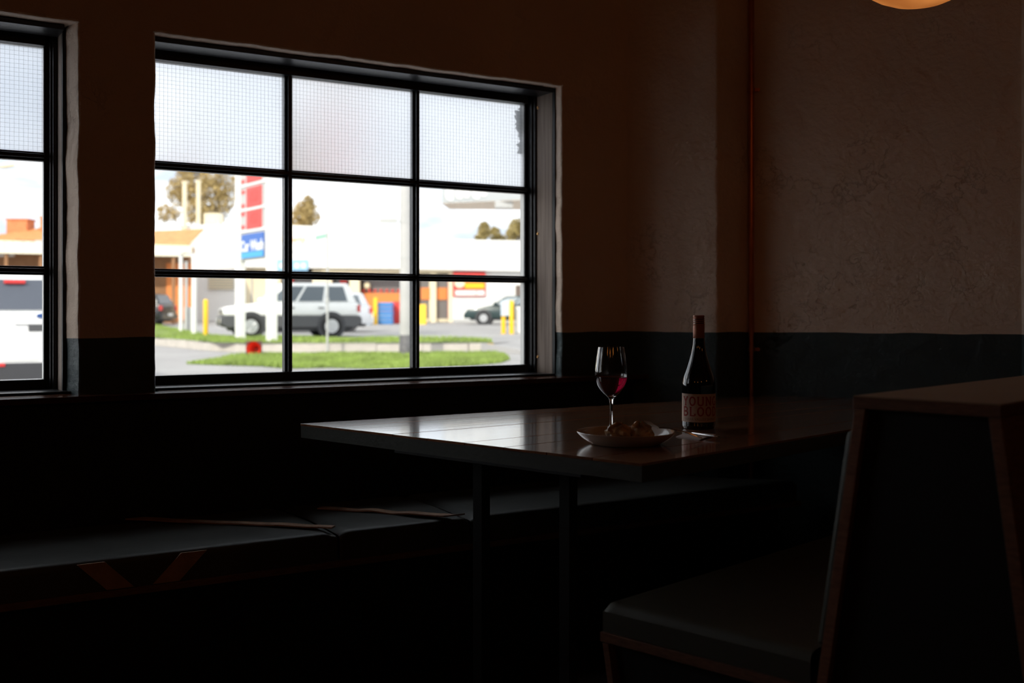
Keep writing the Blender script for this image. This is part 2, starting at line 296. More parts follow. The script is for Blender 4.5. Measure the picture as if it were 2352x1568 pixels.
# ================================================================== WINDOWS
rows = [(.8585, 1.169), (1.195, 1.509), (1.536, 1.850)]
def window(name, label, s0, s1, pane_r, board, jx, bs1, bw0, bw1):
    root = struct(name, wp((s0 + s1) / 2, .2, .822)); root['label'] = label
    pw, mw = .4515, .0270
    cols = []; x = pane_r
    for k in range(3): cols.append((x - pw, x)); x -= pw + mw
    cols = cols[::-1]; gl = .205
    w0, w1 = .172, .223
    L0, R0 = cols[0][0], cols[2][1]
    m = MB(); m.wbox(s0 + .001, L0, .198, w1, .826, ZT); m.wbox(s0 + .001, L0 - .012, w0, .198, .826, ZT); m.wbox(R0, s1 + .001, .198, .207, .826, ZT); m.wbox(R0 + .014, s1 + .001, w0, .198, .826, ZT)
    m.wbox(L0, R0, w0, w1, 1.850, ZT + .01); m.wbox(L0, R0, w0, w1, .826, .8585)
    # glazing rebate, stepped inwards
    m.wbox(R0 + .020, jx - .001, .158, w0, .826, ZT)
    fr = m.build('frame', M['steel'], root, bevel=.002)
    for a, b in ((cols[0][1], cols[1][0]), (cols[1][1], cols[2][0])):
        m = MB(); m.wbox(a, b, .196, .222, .8585, 1.85); m.wbox((a + b) / 2 - .006, (a + b) / 2 + .006, .180, .196, .8585, 1.85); m.build('mullion', M['steel'], root, bevel=.0015)
    for z0, z1 in ((1.169, 1.195), (1.509, 1.536)):
        m = MB(); m.wbox(L0, R0, .1955, .2225, z0, z1); m.wbox(L0, R0, .178, .1955, (z0 + z1) / 2 - .006, (z0 + z1) / 2 + .006); m.build('transom', M['steel'], root, bevel=.0015)
    for ci, (a, b) in enumerate(cols):
        for ri, (z0, z1) in enumerate(rows):
            m = MB(); m.add([wp(a - .004, gl, z0 - .004), wp(b + .004, gl, z0 - .004), wp(b + .004, gl, z1 + .004), wp(a - .004, gl, z1 + .004)], [(0, 1, 2, 3)])
            pn = m.build('pane', M['frost' if ri == 2 else 'clear'], root)
            if ri == 2:
                pn['label'] = 'frosted wired pane'
                m = MB(); r = .00024; st = .0127
                nx = int((b - a) / st); nz = int((z1 - z0) / st)
                for i in range(nx + 1):
                    x = a + i * st + .003; m.wbox(x - r, x + r, gl - .003 - r, gl - .003 + r, z0, z1)
                for i in range(nz + 1):
                    z = z0 + i * st + .004; m.wbox(a, b, gl - .003 - r, gl - .003 + r, z - r, z + r)
                m.build('wire_mesh', M['wire'], pn, fix=False, kind='stuff')
    # inner lining boards: jamb right, head and a low stop on the sill
    m = MB(); m.wbox(jx, min(jx + .02, bs1 - .001), bw1 + .0005, .168, .829, ZT - .002); jb = m.build('jamb_board', M['jamb'], root)
    m = MB(); m.wbox(s0 + .002, jx, .045, .150, ZT - .016, ZT - .0005); m.build('head_board', M['steel'], root, bevel=.002)
    m = MB(); m.wbox(s0 + .002, jx + .018, .045, .172, .822, .829); m.build('sill_stop', M['steel'], root, bevel=.002)
    m = MB(); m.wbox(jx + .0005, bs1, bw0, bw1, .829, ZT - .002); m.build('shade_strip', M['black'], root)  # black strip standing in for the shade in the gap beside the jamb
    if board:
        sc = MB()
        for z in (1.833, 1.355, .888):
            c = wp(jx - .0006, .150, z); ax = Vector((-D1[0], -D1[1], 0)); rr = []
            m = MB(); prof = [(.0058, 0), (.0058, .0012), (.0046, .0020), (.0030, .0014), (.0026, .0004), (0.0001, .0003)]
            m.lathe(prof, n=16); q = ax.to_track_quat('Z', 'Y'); m.v = [tuple(q @ Vector(v) + Vector(c)) for v in m.v]
            m.build('screw', M['brass'], jb, smooth=True)
    # outer reveal, pale render
    m = MB(); m.wbox(s0 - .001, s0 + .012, w1 + .001, WT + .002, ZB, ZT); m.build('outer_reveal', M['white'], root)
    m = MB(); m.wbox(R0 + .0008, s1 + .004, .2072, WT + .004, .842, ZT); m.build('outer_reveal', M['white'], root)
    m = MB(); m.wbox(s0, s1, w1 + .002, WT + .06, ZB, .842); m.build('outer_sill', M['white'], root)
    return root
window('window_1', 'wide nine-pane black steel window beside the room corner', MW0, MW1, 1.909, True, 1.938, 1.960, .038, .0535)
window('window_2', 'black steel window at the left edge, cut by the frame', LW0, LW1, .2005, False, .2335, .2420, .078, .092)
# long timber sill under both windows
m = MB(); m.wbox(-4.55, 2.30, -.077, -.0005, .804, .8215)
so = struct('trim_1', wp(0, 0, .804)); so['label'] = 'long dark red timber window sill running under both windows'
bd = m.build('sill_board', M['sill'], so, bevel=.0015)
for a, b in ((LW0 + .012, LW1 - .012), (MW0 + .012, MW1 - .012)): MB().wbox(a, b, 0, .17, .804, .8215).build('sill_return', M['sill'], so)
m = MB(); m.wbox(-4.55, 2.24, -.05, -.0005, .10, .804); m.build('trim_2', M['black'], kind='structure')
# ================================================================== WINDOW BENCH
BZ = .45; BF = -.5                       # seat height, front edge (window-wall coordinates)
br = thing('window_bench', 'long low bench with grey vinyl cushions built in under the windows', 'bench', wp(0, -.25, 0))
sE = 2.64
send = lambda w: float(np.interp(w, [-.52, -.50, -.315, -.05], [2.65, 2.64, 2.405, 2.245]))
def wpoly(w0, w1, z0, z1):
    ws = [w0, -.40, -.315, w1]; pts = [(-4.5, w0)] + [(send(w) + .012, w) for w in ws] + [(-4.5, w1)]
    return MB().extr([wp(a, b, z0) for a, b in pts], [wp(a, b, z1) for a, b in pts])
wpoly(BF + .05, -.052, 0., .352).build('base', M['black'], br)
wpoly(BF - .004, -.052, .353, .371).build('seat_board', M['ply'], br, bevel=.001)
# cushions: joints seen on the top at px (660,1160)-(780,1222)
def cushion(s0, s1, name='cushion', rnd_end=False):
    m = MB(); NU, NV = 40, 22; w0, w1 = BF, -.055; L = s1 - s0
    def fn(u, v):
        # cross-section parameter v: front bottom -> front top -> back top
        wv_ = w0 if v < .4 else w0 + .014 + (v - .4) / .6 * (w1 - w0 - .014)
        Lq = (send(wv_) - s0) if rnd_end else L; s = s0 + .004 + u * (Lq - .008); e = min(u, 1 - u) * L; edge = max(0, 1 - e / .03) ** 2 * .012
        if v < .25: return wp(s, w0 + edge * .3, .372 + (BZ - .014 - .372) * v / .25)
        if v < .4:
            a = (v - .25) / .15 * PI / 2; return wp(s, w0 + .014 - .014 * math.cos(a) + edge * .3, BZ - .014 + .014 * math.sin(a) - edge)
        q = (v - .4) / .6; w = w0 + .014 + q * (w1 - w0 - .014)
        return wp(s, w, BZ - edge + .006 * math.sin(q * PI) + .002 * noise.noise((s * 6, q * 4, 2)))
    m.grid(fn, NU, NV)
    # closing back, ends
    return m.build(name, M['vinyl'], br, smooth=True, fix=False)
_c = lambda px, py: ((lambda x, y, _: float((np.array([x, y]) - PW) @ D1))(*PZ(px, py, BZ)))
cj = [-4.49, -3.2, -1.9, -.62, _c(780, 1222), _c(1087, 1189), sE]
import itertools
for a, b in zip(cj[:-1], cj[1:]): cushion(a, b, rnd_end=(b == sE))
# tan straps lying diagonally over the cushions and folded down the front
def pw2(px, py, z):
    x, y, _ = PZ(px, py, z); d = np.array([x, y]) - PW; return float(d @ D1), float(d @ NO)
def strap(pa, pb, down, wid, seed):
    a = np.array(pw2(*pa, BZ + .004)); b = np.array(pw2(*pb, BZ + .004)); t = b - a; Ls = np.linalg.norm(t); t /= Ls; nn = np.array([-t[1], t[0]]); m = MB(); n = 46; vs = []
    for i in range(n + 1):
        u = i / n; c = a + t * Ls * u; wob = .008 * noise.noise((u * 4, seed, 0)); lift = .010 + .003 * noise.noise((u * 7, seed, 5)); ww = wid * (.55 + .45 * min(1, 3 * (1 - u) + .5))
        for sd in (-1, 1):
            q = c + nn * (sd * ww / 2 + wob)
            for hz in (0, .004): vs.append(wp(q[0], max(q[1], BF + .004), BZ + lift - .002 + hz))
    m.add(vs, [f for i in range(n) for f in ((4 * i, 4 * i + 4, 4 * i + 6, 4 * i + 2), (4 * i + 1, 4 * i + 3, 4 * i + 7, 4 * i + 5), (4 * i, 4 * i + 1, 4 * i + 5, 4 * i + 4), (4 * i + 2, 4 * i + 6, 4 * i + 7, 4 * i + 3))] + [(0, 2, 3, 1), (4 * n, 4 * n + 1, 4 * n + 3, 4 * n + 2)])
    if down:    # the tail down the front face, leaning the other way
        c = b; vs = [wp(c[0] - .02, BF - .003, BZ - .004), wp(c[0] + .045, BF - .003, BZ - .004), wp(c[0] + down + .045, BF - .003, .374), wp(c[0] + down - .02, BF - .003, .374)]
        m.extr(vs, [(v[0] + NO[0] * -.004, v[1] + NO[1] * -.004, v[2]) for v in vs])
    return m.build('strap', M['strap'], br, smooth=True)
strap((250, 1193), (766, 1215), 0, .034, 1.0)
strap((735, 1170), (1078, 1191), 0, .036, 2.0)
def tail(px, py, lean):
    s, w = pw2(px, py, BZ); m = MB(); vs = [wp(s - .03, BF - .003, BZ - .006), wp(s + .035, BF - .003, BZ - .006), wp(s + .035 + lean, BF - .003, .374), wp(s - .03 + lean, BF - .003, .374)]
    m.extr(vs, [(v[0] - NO[0] * .004, v[1] - NO[1] * .004, v[2]) for v in vs]); m.build('strap', M['strap'], br)
tail(205, 1287, .07); tail(445, 1262, -.07)
# ================================================================== TABLE
TZ = .75
q = lambda px, py: np.array(PZ(px, py, TZ)[:2])
TA, TB = q(690, 972.3), q(1474, 1064)                     # left end: window side, booth side
TCb = q(1778, 907.5); endd = q(1960, 914.5) - TCb; endd /= np.linalg.norm(endd)
A = np.array([[B1[0], -endd[0]], [B1[1], -endd[1]]]); t_, _ = np.linalg.solve(A, TCb - TB); TD = TB + B1 * t_
tr = thing('dining_table', 'long varnished timber table with wine bottle and plate on it', 'table', ((TA + TB + TCb + TD)[0] / 4, (TA + TB + TCb + TD)[1] / 4, 0))
nb = 9; gap = .0012
for i in range(nb):
    u0, u1 = i / nb, (i + 1) / nb; g = gap / 1.17
    a0 = TA + (TB - TA) * (u0 + (g if i else 0)); a1 = TA + (TB - TA) * (u1 - (g if i < nb - 1 else 0)); b0 = TCb + (TD - TCb) * (u0 + (g if i else 0)); b1 = TCb + (TD - TCb) * (u1 - (g if i < nb - 1 else 0))
    ang = math.atan2(*( (b0 + b1 - a0 - a1)[::-1])); c = (a0 + a1) / 2; ca, sa = math.cos(-ang), math.sin(-ang)
    bt = bpy.data.meshes.new('board'); m = MB()
    loc = []
    for p in (a0, b0, b1, a1):
        dx, dy = p - c; loc.append((dx * ca - dy * sa, dx * sa + dy * ca))
    dz = random.uniform(-.0004, .0004); m.prism(loc, -.006, dz)
    ob = m.build('board', M['table'], tr, base=(0, 0, 0), bevel=.0004)
    R = ROOT[tr.name]; ob.location = (c[0] - R[0], c[1] - R[1], TZ - R[2]); ob.rotation_euler = (0, 0, ang)
# carcass with a grey edge all round
ins = .0015; cc = (TA + TB + TCb + TD) / 4
pl = [tuple(p + (cc - p) / np.linalg.norm(cc - p) * ins) for p in (TA, TB, TD, TCb)]
MB().prism(pl, TZ - .039, TZ - .0062).build('edge_panel', M['edge'], tr)
ad = (TB - TA) / np.linalg.norm(TB - TA)
leg0 = np.array([(1106 - CX) * 2.74 / F, 2.74]); leg1 = leg0 + ad * .285
for lp in (leg0, leg1):
    m = MB(); e = .015; v = [lp + ad * a + np.array([-ad[1], ad[0]]) * b for a, b in ((-e, -e), (e, -e), (e, e), (-e, e))]; m.prism([tuple(x) for x in v], .012, TZ - .045); m.build('leg', M['black'], tr)
v = [leg0 - ad * .16 + np.array([-ad[1], ad[0]]) * -.15, leg1 + ad * .16 + np.array([-ad[1], ad[0]]) * -.15, leg1 + ad * .16 + np.array([-ad[1], ad[0]]) * .15, leg0 - ad * .16 + np.array([-ad[1], ad[0]]) * .15]
MB().prism([tuple(x) for x in v], 0, .012).build('foot_plate', M['black'], tr)
MB().prism([tuple(x) for x in v], TZ - .045, TZ - .039).build('mount_plate', M['black'], tr)
e2 = (TD - TCb) / np.linalg.norm(TD - TCb); nn = np.array([-e2[1], e2[0]]); nn = nn if nn @ (cc - TCb) > 0 else -nn
MB().prism([tuple(x) for x in (TCb + e2 * .05 + nn * .01, TD - e2 * .05 + nn * .01, TD - e2 * .05 + nn * .05, TCb + e2 * .05 + nn * .05)], TZ - .09, TZ - .0392).build('wall_cleat', M['black'], tr)
l2 = TD - e2 * .2 + nn * .12
MB().prism([tuple(l2 + np.array(o_)) for o_ in ((-.015, -.015), (.015, -.015), (.015, .015), (-.015, .015))], 0, TZ - .039).build('leg', M['black'], tr)
# ================================================================== BOOTH
SF = np.array([(1378 - CX) * 2.177 / F, 2.177])           # front corner of the seat end
bo = lambda u, t, z: (SF[0] - A2[0] * u + B1[0] * t, SF[1] - A2[1] * u + B1[1] * t, z)
bt = thing('booth_seat', 'high-backed booth with exposed plywood edges and dark sides', 'booth', bo(.4, 1.0, 0))
BL = 2.0
def bprism(poly, t0, t1, name, m_, bevel=0.): return MB().extr([bo(u, t0, z) for u, z in poly], [bo(u, t1, z) for u, z in poly]).build(name, m_, bt, bevel=bevel)
th = .019
zt = .921; uf = lambda z: .546 - (zt - z) * .145; ub = lambda z: .776 + (zt - z) * .13
# end panel set back, plywood outline proud of it
bprism([(uf(.0) + th, .01), (ub(.0) - th, .01), (ub(zt - th) - th, zt - th), (uf(zt - th) + th, zt - th)], .014, .03, 'end_panel', M['black'])
bprism([(uf(.0), .0), (uf(.0) + th, .0), (uf(zt - th) + th, zt - .0215), (uf(zt - th), zt - .0215)], 0, BL, 'back_panel', M['ply'], .001)
bprism([(ub(.0) - th, .0), (ub(.0), .0), (ub(zt - th), zt - .0215), (ub(zt - th) - th, zt - .0215)], 0, BL, 'back_panel', M['ply'], .001)
cp = bprism([(uf(zt) - .004, zt - .021), (ub(zt) + .004, zt - .021), (ub(zt) + .004, zt - .002), (uf(zt) - .004, zt - .002)], -.004, BL, 'cap', M['ply'], .0015)
MB().extr([bo(u, -.003, z) for u, z in ((uf(zt) - .003, zt - .0018), (ub(zt) + .003, zt - .0018), (ub(zt) + .003, zt), (uf(zt) - .003, zt))], [bo(u, BL, z) for u, z in ((uf(zt) - .003, zt - .0018), (ub(zt) + .003, zt - .0018), (ub(zt) + .003, zt), (uf(zt) - .003, zt))]).build('cap_laminate', M['cap'], cp)
# seat box
u1 = uf(.42) - .002
bprism([(0, .401), (u1, .401), (u1, .420), (0, .420)], 0, BL, 'seat_board', M['ply'], .001)
bprism([(.006, .399), (.006 + th * .8, .399), (.075 + th * .8, .0), (.075, .0)], 0, BL, 'front_panel', M['ply'], .001)
bprism([(.03, .398), (u1 + .06, .398), (uf(0) - .003, .01), (.10, .01)], .014, .03, 'seat_end_panel', M['black'])
m = MB(); NU, NV = 30, 30
def cf(u, v):
    a = u * (u1 - .015) + .004; t = v * (BL - .01) + .004; eu = min(u * (u1 - .015), 1); ev = v * BL; r = .018
    h = .421 + .058; dx = max(0, 1 - eu / r); dy = max(0, 1 - ev / r); drop = r * (1 - math.sqrt(max(0, 1 - min(1, dx * dx + dy * dy)))); return bo(a, t, h - drop + .006 * math.sin(PI * u) * min(1, ev / .1))
us = [0, .01, .02, .035] + [.06 + .94 * k / 20 for k in range(21)]; vsr = [0, .002, .004, .008, .012] + [.02 + .98 * k / 24 for k in range(25)]
gv = [cf(u, v) for v in vsr for u in us]; nu_ = len(us)
m.add(gv, [(j * nu_ + i, j * nu_ + i + 1, (j + 1) * nu_ + i + 1, (j + 1) * nu_ + i) for j in range(len(vsr) - 1) for i in range(nu_ - 1)])
for line in ([(j * nu_) for j in range(len(vsr))], [i for i in range(nu_)]):
    k = len(m.v); pts = [m.v[i] for i in line]; m.add(pts + [(p[0], p[1], .421) for p in pts], [(i, i + 1, len(pts) + i + 1, len(pts) + i) for i in range(len(pts) - 1)])
m.build('seat_cushion', M['vinyl2'], bt, smooth=True, fix=False)
bprism([(uf(.50) - .030, .482), (uf(.50) - .001, .482), (uf(.86) - .001, .86), (uf(.86) - .026, .86)], .03, BL - .01, 'back_cushion', M['vinyl2'], .010)
# ================================================================== COPPER PIPE
pc = np.array(P2) + RW * .014 - D1 * .014 + np.array([-.002, -.016])
pp = thing('copper_pipe', 'thin copper pipe running up the recess corner of the side wall', 'pipe', (pc[0], pc[1], 0))
MB().tube([(pc[0], pc[1], 0), (pc[0], pc[1], 2.999)], .0105, 14).build('tube', M['copper'], pp, smooth=True)
for z in (EZ + (HY - 212) * 4.1 / F, EZ + (HY - 801) * 4.1 / F):
    m = MB(); m.disc((pc[0], pc[1], z), (0, 0, 1), .0135, .016, 16); m.box(pc[0] - .003, pc[0] + .026, pc[1] - .006, pc[1] + .006, z - .006, z + .006); m.disc((pc[0] + .024, pc[1] - .006, z), (0, 1, 0), .007, .008, 12)
    m.build('pipe_clip', M['copper'], pp, smooth=True)
# ================================================================== PENDANT LAMPS
def lamp_mat(name, strength):
    m = bpy.data.materials.new(name); m.use_nodes = True; t = m.node_tree; b = t.nodes['Principled BSDF']; L = t.links.new
    b.inputs['Base Color'].default_value = (.30, .10, .03, 1); b.inputs['Roughness'].default_value = .35
    tc = N(t, 'ShaderNodeTexCoord'); no = N(t, 'ShaderNodeTexNoise'); no.inputs['Scale'].default_value = 9; L(tc.outputs['Object'], no.inputs['Vector'])
    cr = N(t, 'ShaderNodeValToRGB'); cr.color_ramp.elements[0].position = .35; cr.color_ramp.elements[0].color = (.10, .030, .006, 1); cr.color_ramp.elements[1].position = .7; cr.color_ramp.elements[1].color = (.17, .060, .014, 1)
    L(no.outputs['Fac'], cr.inputs[0]); L(cr.outputs[0], b.inputs['Emission Color']); b.inputs['Emission Strength'].default_value = strength; return m
M['amber'] = lamp_mat('amber_shade', 1.75); M['amber_bright'] = lamp_mat('bright_amber_shade', 11.5); M['cord'] = mat('black_cord', (.01, .01, .01), .6)
def lamp(c, label, r=.19, mt='amber'):
    g = thing('pendant_lamp', label, 'lamp', (c[0], c[1], c[2] - r), group='amber pendant lamps')
    prof = [(max(.002, r * math.sin(PI * k / 18)), -r * math.cos(PI * k / 18) * .92) for k in range(0, 17)]
    MB().lathe(prof, c, 28)  .build('shade', M[mt], g, smooth=True)
    MB().lathe([(.03, r * .88), (.032, r * .98), (.02, r * 1.1), (.006, r * 1.2)], c, 20).build('cap', M['cord'], g, smooth=True)
    MB().tube([(c[0], c[1], c[2] + r * 1.15), (c[0], c[1], 2.985)], .004, 8).build('cord', M['cord'], g)
    MB().lathe([(.05, 2.975 - c[2]), (.055, 2.985 - c[2]), (.05, 2.9995 - c[2])], c, 20).build('ceiling_rose', M['cord'], g, smooth=True)
LY = 2.55; x, y, z = P(2110, 14, LY); lamp((x, y, z + .19 * .92), 'round amber glowing pendant lamp hanging at the top right edge')
for px_, py_ in ((-2.6, -.9), (-.9, -1.7), (1.2, -1.5), (3.8, .0)): lamp((px_, py_, 2.25), 'round amber pendant lamp behind the booth, out of the picture', .15, 'amber_bright')
# ================================================================== THINGS ON THE TABLE
M['bottle'] = mat('dark_bottle_glass', (.004, .006, .005), .04, spec=.6, coat=.3)
M['capf'] = mat('copper_foil_cap', (.34, .12, .065), .42, metal=.35)
M['label'] = mat('cream_label_paper', (.60, .45, .36), .8)
M['red'] = mat('red_print', (.36, .045, .035), .8)
M['grey_print'] = mat('grey_print', (.26, .17, .13), .8)
M['glass'] = mat('wine_glass', (1, 1, 1), 0., trans=1., ior=1.48)
M['wine'] = mat('red_wine', (.09, .0008, .008), 0., trans=1., ior=1.34)
M['china'] = mat('glazed_china', (.56, .48, .42), .16, coat=.5)
M['metal'] = mat('polished_cutlery', (.75, .72, .70), .18, metal=1)
M['napkin'] = mat('paper_napkin', (.58, .50, .47), .9, bump=.2, bscale=90)
M['dough'] = mat('fried_dough', (.40, .22, .09), .45, var=.6, vscale=45, bump=.5, bscale=70, bdist=.004)
M['filling'] = mat('dark_cavity', (.045, .018, .010), .5); M['herb'] = mat('herb_green', (.16, .20, .05), .6)
M['sauce'] = mat('brown_sauce', (.17, .09, .035), .3)
by = 2.89; bx = (1605 - CX) * by / F
bot = thing('wine_bottle', 'dark wine bottle with copper cap and cream YOUNG BLOOD label', 'bottle', (bx, by, TZ))
prof = [(.012, .006), (.034, .001), (.0395, .0008), (.0425, .004), (.0437, .010), (.0438, .06), (.0438, .112), (.0434, .120), (.0418, .129), (.0385, .141), (.0345, .151), (.0295, .166), (.0250, .181), (.0205, .198), (.0175, .212), (.0157, .226), (.0148, .240), (.0145, .255), (.0143, .290), (.010, .294)]
MB().lathe(prof, (bx, by, TZ), 64).build('bottle_glass', M['bottle'], bot, smooth=True)
cpf = [(.0147, .2385), (.0150, .2395), (.0150, .2720), (.0146, .2730), (.0150, .2740)]
for k in range(4): cpf += [(.0152, .2765 + .005 * k), (.0143, .2782 + .005 * k), (.0143, .2797 + .005 * k), (.0152, .2810 + .005 * k)]
cpf += [(.0150, .2980), (.0142, .2994), (.004, .2996)]
MB().lathe(cpf, (bx, by, TZ), 40).build('screw_cap', M['capf'], bot, smooth=True)
LR = .0441; TH0 = -.06
lw = lambda u, z, d=0.: (bx + (LR + d) * math.sin(u / LR + TH0), by - (LR + d) * math.cos(u / LR + TH0), TZ + z)
lab = MB().grid(lambda u, v: lw((u - .5) * 2 * LR * 1.75, .0197 + v * .0740), 60, 2).build('paper_label', M['label'], bot, smooth=True)
def stroke(mb, pts, t, wrap):
    P_ = [np.array(p, float) for p in pts]; dense = [P_[0]]
    for a, b in zip(P_[:-1], P_[1:]):
        n = max(1, int(np.linalg.norm(b - a) / .0022)); dense += [a + (b - a) * (k + 1) / n for k in range(n)]
    vs = []
    for i, p in enumerate(dense):
        d = dense[min(i + 1, len(dense) - 1)] - dense[max(i - 1, 0)]; d = d / (np.linalg.norm(d) + 1e-9); nn = np.array([-d[1], d[0]]) * t / 2
        vs += [wrap(*(p + nn)), wrap(*(p - nn))]
    mb.add(vs, [(2 * i, 2 * i + 1, 2 * i + 3, 2 * i + 2) for i in range(len(dense) - 1)])
def glyph(ch):
    el = lambda cx, cy, rx, ry, a0=0, a1=360: [(cx + rx * math.cos(math.radians(a)) , cy + ry * math.sin(math.radians(a))) for a in np.linspace(a0, a1, 22)]
    sf = lambda x, y, w=.17: [(x - w, y), (x + w, y)]
    return {'Y': [[(.12, .97), (.5, .48)], [(.88, .97), (.5, .48)], [(.5, .5), (.5, .03)], sf(.14, .97), sf(.86, .97), sf(.5, .03, .22)],
            'O': [el(.5, .5, .42, .46)],
            'U': [[(.14, .97), (.14, .3)] + el(.5, .3, .36, .27, 180, 360)[1:-1] + [(.86, .3), (.86, .97)], sf(.14, .97), sf(.86, .97)],
            'N': [[(.14, .03), (.14, .97)], [(.14, .97), (.86, .03)], [(.86, .03), (.86, .97)], sf(.14, .03), sf(.10, .97, .13), sf(.86, .97)],
            'G': [el(.5, .5, .40, .46, 50, 340), [(.88, .06), (.88, .42)], sf(.82, .42, .2)],
            'B': [[(.16, .03), (.16, .97)], [(.1, .97)] + el(.5, .74, .34, .23, 88, -90) + [(.16, .51)], [(.16, .51)] + el(.5, .27, .40, .24, 88, -90) + [(.05, .03)]],
            'L': [[(.22, .03), (.22, .97)], sf(.22, .97), [(.06, .03), (.9, .03)], [(.9, .03), (.9, .26)]],
            'D': [[(.16, .03), (.16, .97)], [(.05, .97)] + el(.4, .5, .46, .47, 88, -90) + [(.05, .03)]]}[ch]
for word, z0, h in (('YOUNG', .0632, .0232), ('BLOOD', .0362, .0232)):
    wd = .0172; gp = .0046; tot = 5 * wd + 4 * gp
    for i, ch in enumerate(word):
        m = MB(); u0 = -tot / 2 + i * (wd + gp)
        for st in glyph(ch): stroke(m, [(u0 + x * wd, z0 + y * h) for x, y in st], .0042 if len(st) != 2 or abs(st[0][1] - st[1][1]) > .05 else .0026, lambda u, z: lw(u, z, .0003))
        m.build('letter', M['red'], lab, fix=False)
v, f = text_geo('YARRA VALLEY SHIRAZ', .0078, 0); m = MB(); m.add([lw(a * 1.18, .0272 + b * 1.2, .0003) for a, b, c in v], f); m.build('small_print', M['grey_print'], lab, fix=False)
# wine glass
gy = 2.86; gx = (1404 - CX) * gy / F
wg = thing('wine_glass', 'stemmed wine glass half filled with red wine', 'glass', (gx, gy, TZ))
k_ = gy / F
oz = [(.002, .0045), (.012, .0040), (.028, .0022), (.0335, .0012), (.0340, .0004), (.0335, .0), (.02, .0), (.0015, .0)]
outer = [(.0340, .0006), (.0335, .0015), (.028, .0024), (.014, .0045), (.0065, .008), (.0045, .014), (.0038, .025), (.0036, .045), (.0038, .065), (.0048, .076), (.0075, .0835), (.014, .089), (.0225, .0965), (.0300, .1055), (.0365, .1165), (.0408, .1285), (.0428, .141), (.0425, .154), (.0412, .170), (.0388, .188), (.0362, .205), (.0342, .2166)]
inner = [(.0333, .2168), (.0353, .205), (.0379, .188), (.0402, .170), (.0415, .154), (.0418, .141), (.0398, .1290), (.0354, .1175), (.0288, .107), (.021, .0985), (.012, .0920), (.004, .0892), (.0005, .0888)]
MB().lathe([(.0005, 0), (.0335, 0)] + outer + inner, (gx, gy, TZ), 56).build('glass_body', M['glass'], wg, smooth=True)
wl = .1385
wv = [(.0005, .0889), (.004, .0893), (.012, .0921), (.021, .0986), (.0288, .1071), (.0354, .1176), (.0398, .1291), (.0416, wl - .0004), (.0410, wl - .001), (.0003, wl - .001)]
MB().lathe([(r * 1.004 + .0001, z) for r, z in wv[:-2]] + wv[-2:], (gx, gy, TZ), 56).build('wine', M['wine'], wg, smooth=True)
# plate
py_ = 2.552; pxx = (1437.5 - CX) * py_ / F; Rp = .1155
plt = tag(MB().lathe([(.001, .003), (.070, .0032), (.074, .0006), (.079, .0006), (.083, .0030), (.094, .0085), (.106, .0175), (.1140, .0262), (.1155, .0285), (.1148, .0300), (.1125, .0297), (.103, .0205), (.092, .0130), (.080, .0090), (.060, .0078), (.001, .0076)], (0, 0, 0), 72).build('plate', M['china'], smooth=True, base=(0, 0, 0)), 'pale round plate with raised rim holding food', 'plate')
plt.location = (pxx, py_, TZ)
# food: two folded pieces and sauce with herbs
def lump(name, label, c, sx, sy, sz, seed, rz):
    m = MB(); NU, NV = 36, 20; vs = []
    for j in range(NV + 1):
        ph = PI * j / NV
        for i in range(NU):
            a = 2 * PI * i / NU; d = Vector((math.sin(ph) * math.cos(a), math.sin(ph) * math.sin(a), math.cos(ph)))
            n_ = 1 + .26 * noise.noise(d * 1.9 + Vector((seed, 0, 0))) + .13 * noise.noise(d * 4.5 + Vector((0, seed, 0))) + .05 * math.sin(9 * a + 3 * seed) * max(0, d.z) ** .5 * math.sin(ph)
            z = d.z * n_; z = z if z > -.35 else -.35 + (z + .35) * .15
            ridge = .32 * math.exp(-((d.y + .1) / .22) ** 2) * max(0, d.z)
            x_, y_ = d.x * n_ * sx, d.y * n_ * sy
            vs.append((c[0] + x_ * math.cos(rz) - y_ * math.sin(rz), c[1] + x_ * math.sin(rz) + y_ * math.cos(rz), c[2] + (z + ridge) * sz))
    m.add(vs, [(j * NU + i, j * NU + (i + 1) % NU, (j + 1) * NU + (i + 1) % NU, (j + 1) * NU + i) for j in range(NV) for i in range(NU)])
    r = thing(name, label, 'food', (c[0], c[1], c[2] - .35 * sz)); m.build('pastry', M['dough'], r, smooth=True, fix=False)
    m = MB()
    for k in range(9):
        a = random.uniform(0, 6.28); rr = random.uniform(0, .55); px0 = c[0] + rr * sx * math.cos(a) * .8; py0 = c[1] + rr * sy * math.sin(a) * .8; zt_ = c[2] + sz * (1.16 - .45 * rr * rr); dx, dy = random.uniform(-.010, .010), random.uniform(-.010, .010)
        m.add([(px0, py0, zt_ - .004), (px0 + dx * .5 - dy * .25, py0 + dy * .5 + dx * .25, zt_ + .003), (px0 + dx, py0 + dy, zt_ + .001), (px0 + dx * .5 + dy * .25, py0 + dy * .5 - dx * .25, zt_ + .002)], [(0, 1, 2, 3)])
    mf = MB(); mf.lathe([(max(.0005, .010 * math.sin(PI * j_ / 8)), -.010 * math.cos(PI * j_ / 8)) for j_ in range(9)], (0, 0, 0), 14)
    mf.v = [(c[0] + .004 + x_ * 1.5 * (1 + .3 * noise.noise((x_ * 200, seed, 0))), c[1] - sy * .86 + y_ * .8, c[2] - sz * .28 + z_ * .62) for x_, y_, z_ in mf.v]; mf.build('filling', M['filling'], r, smooth=True)  # dark brown ellipsoid painted in for the dark cavity low in front
    m.build('herb_leaves', M['herb'], r, fix=False, kind='stuff'); return r
lump('stuffed_dumpling', 'browned dumpling with green herbs on the left of the plate', (pxx + (1425 - 1437.5) * py_ / F, py_ + .012, TZ + .021), .034, .029, .022, 1.3, .35)
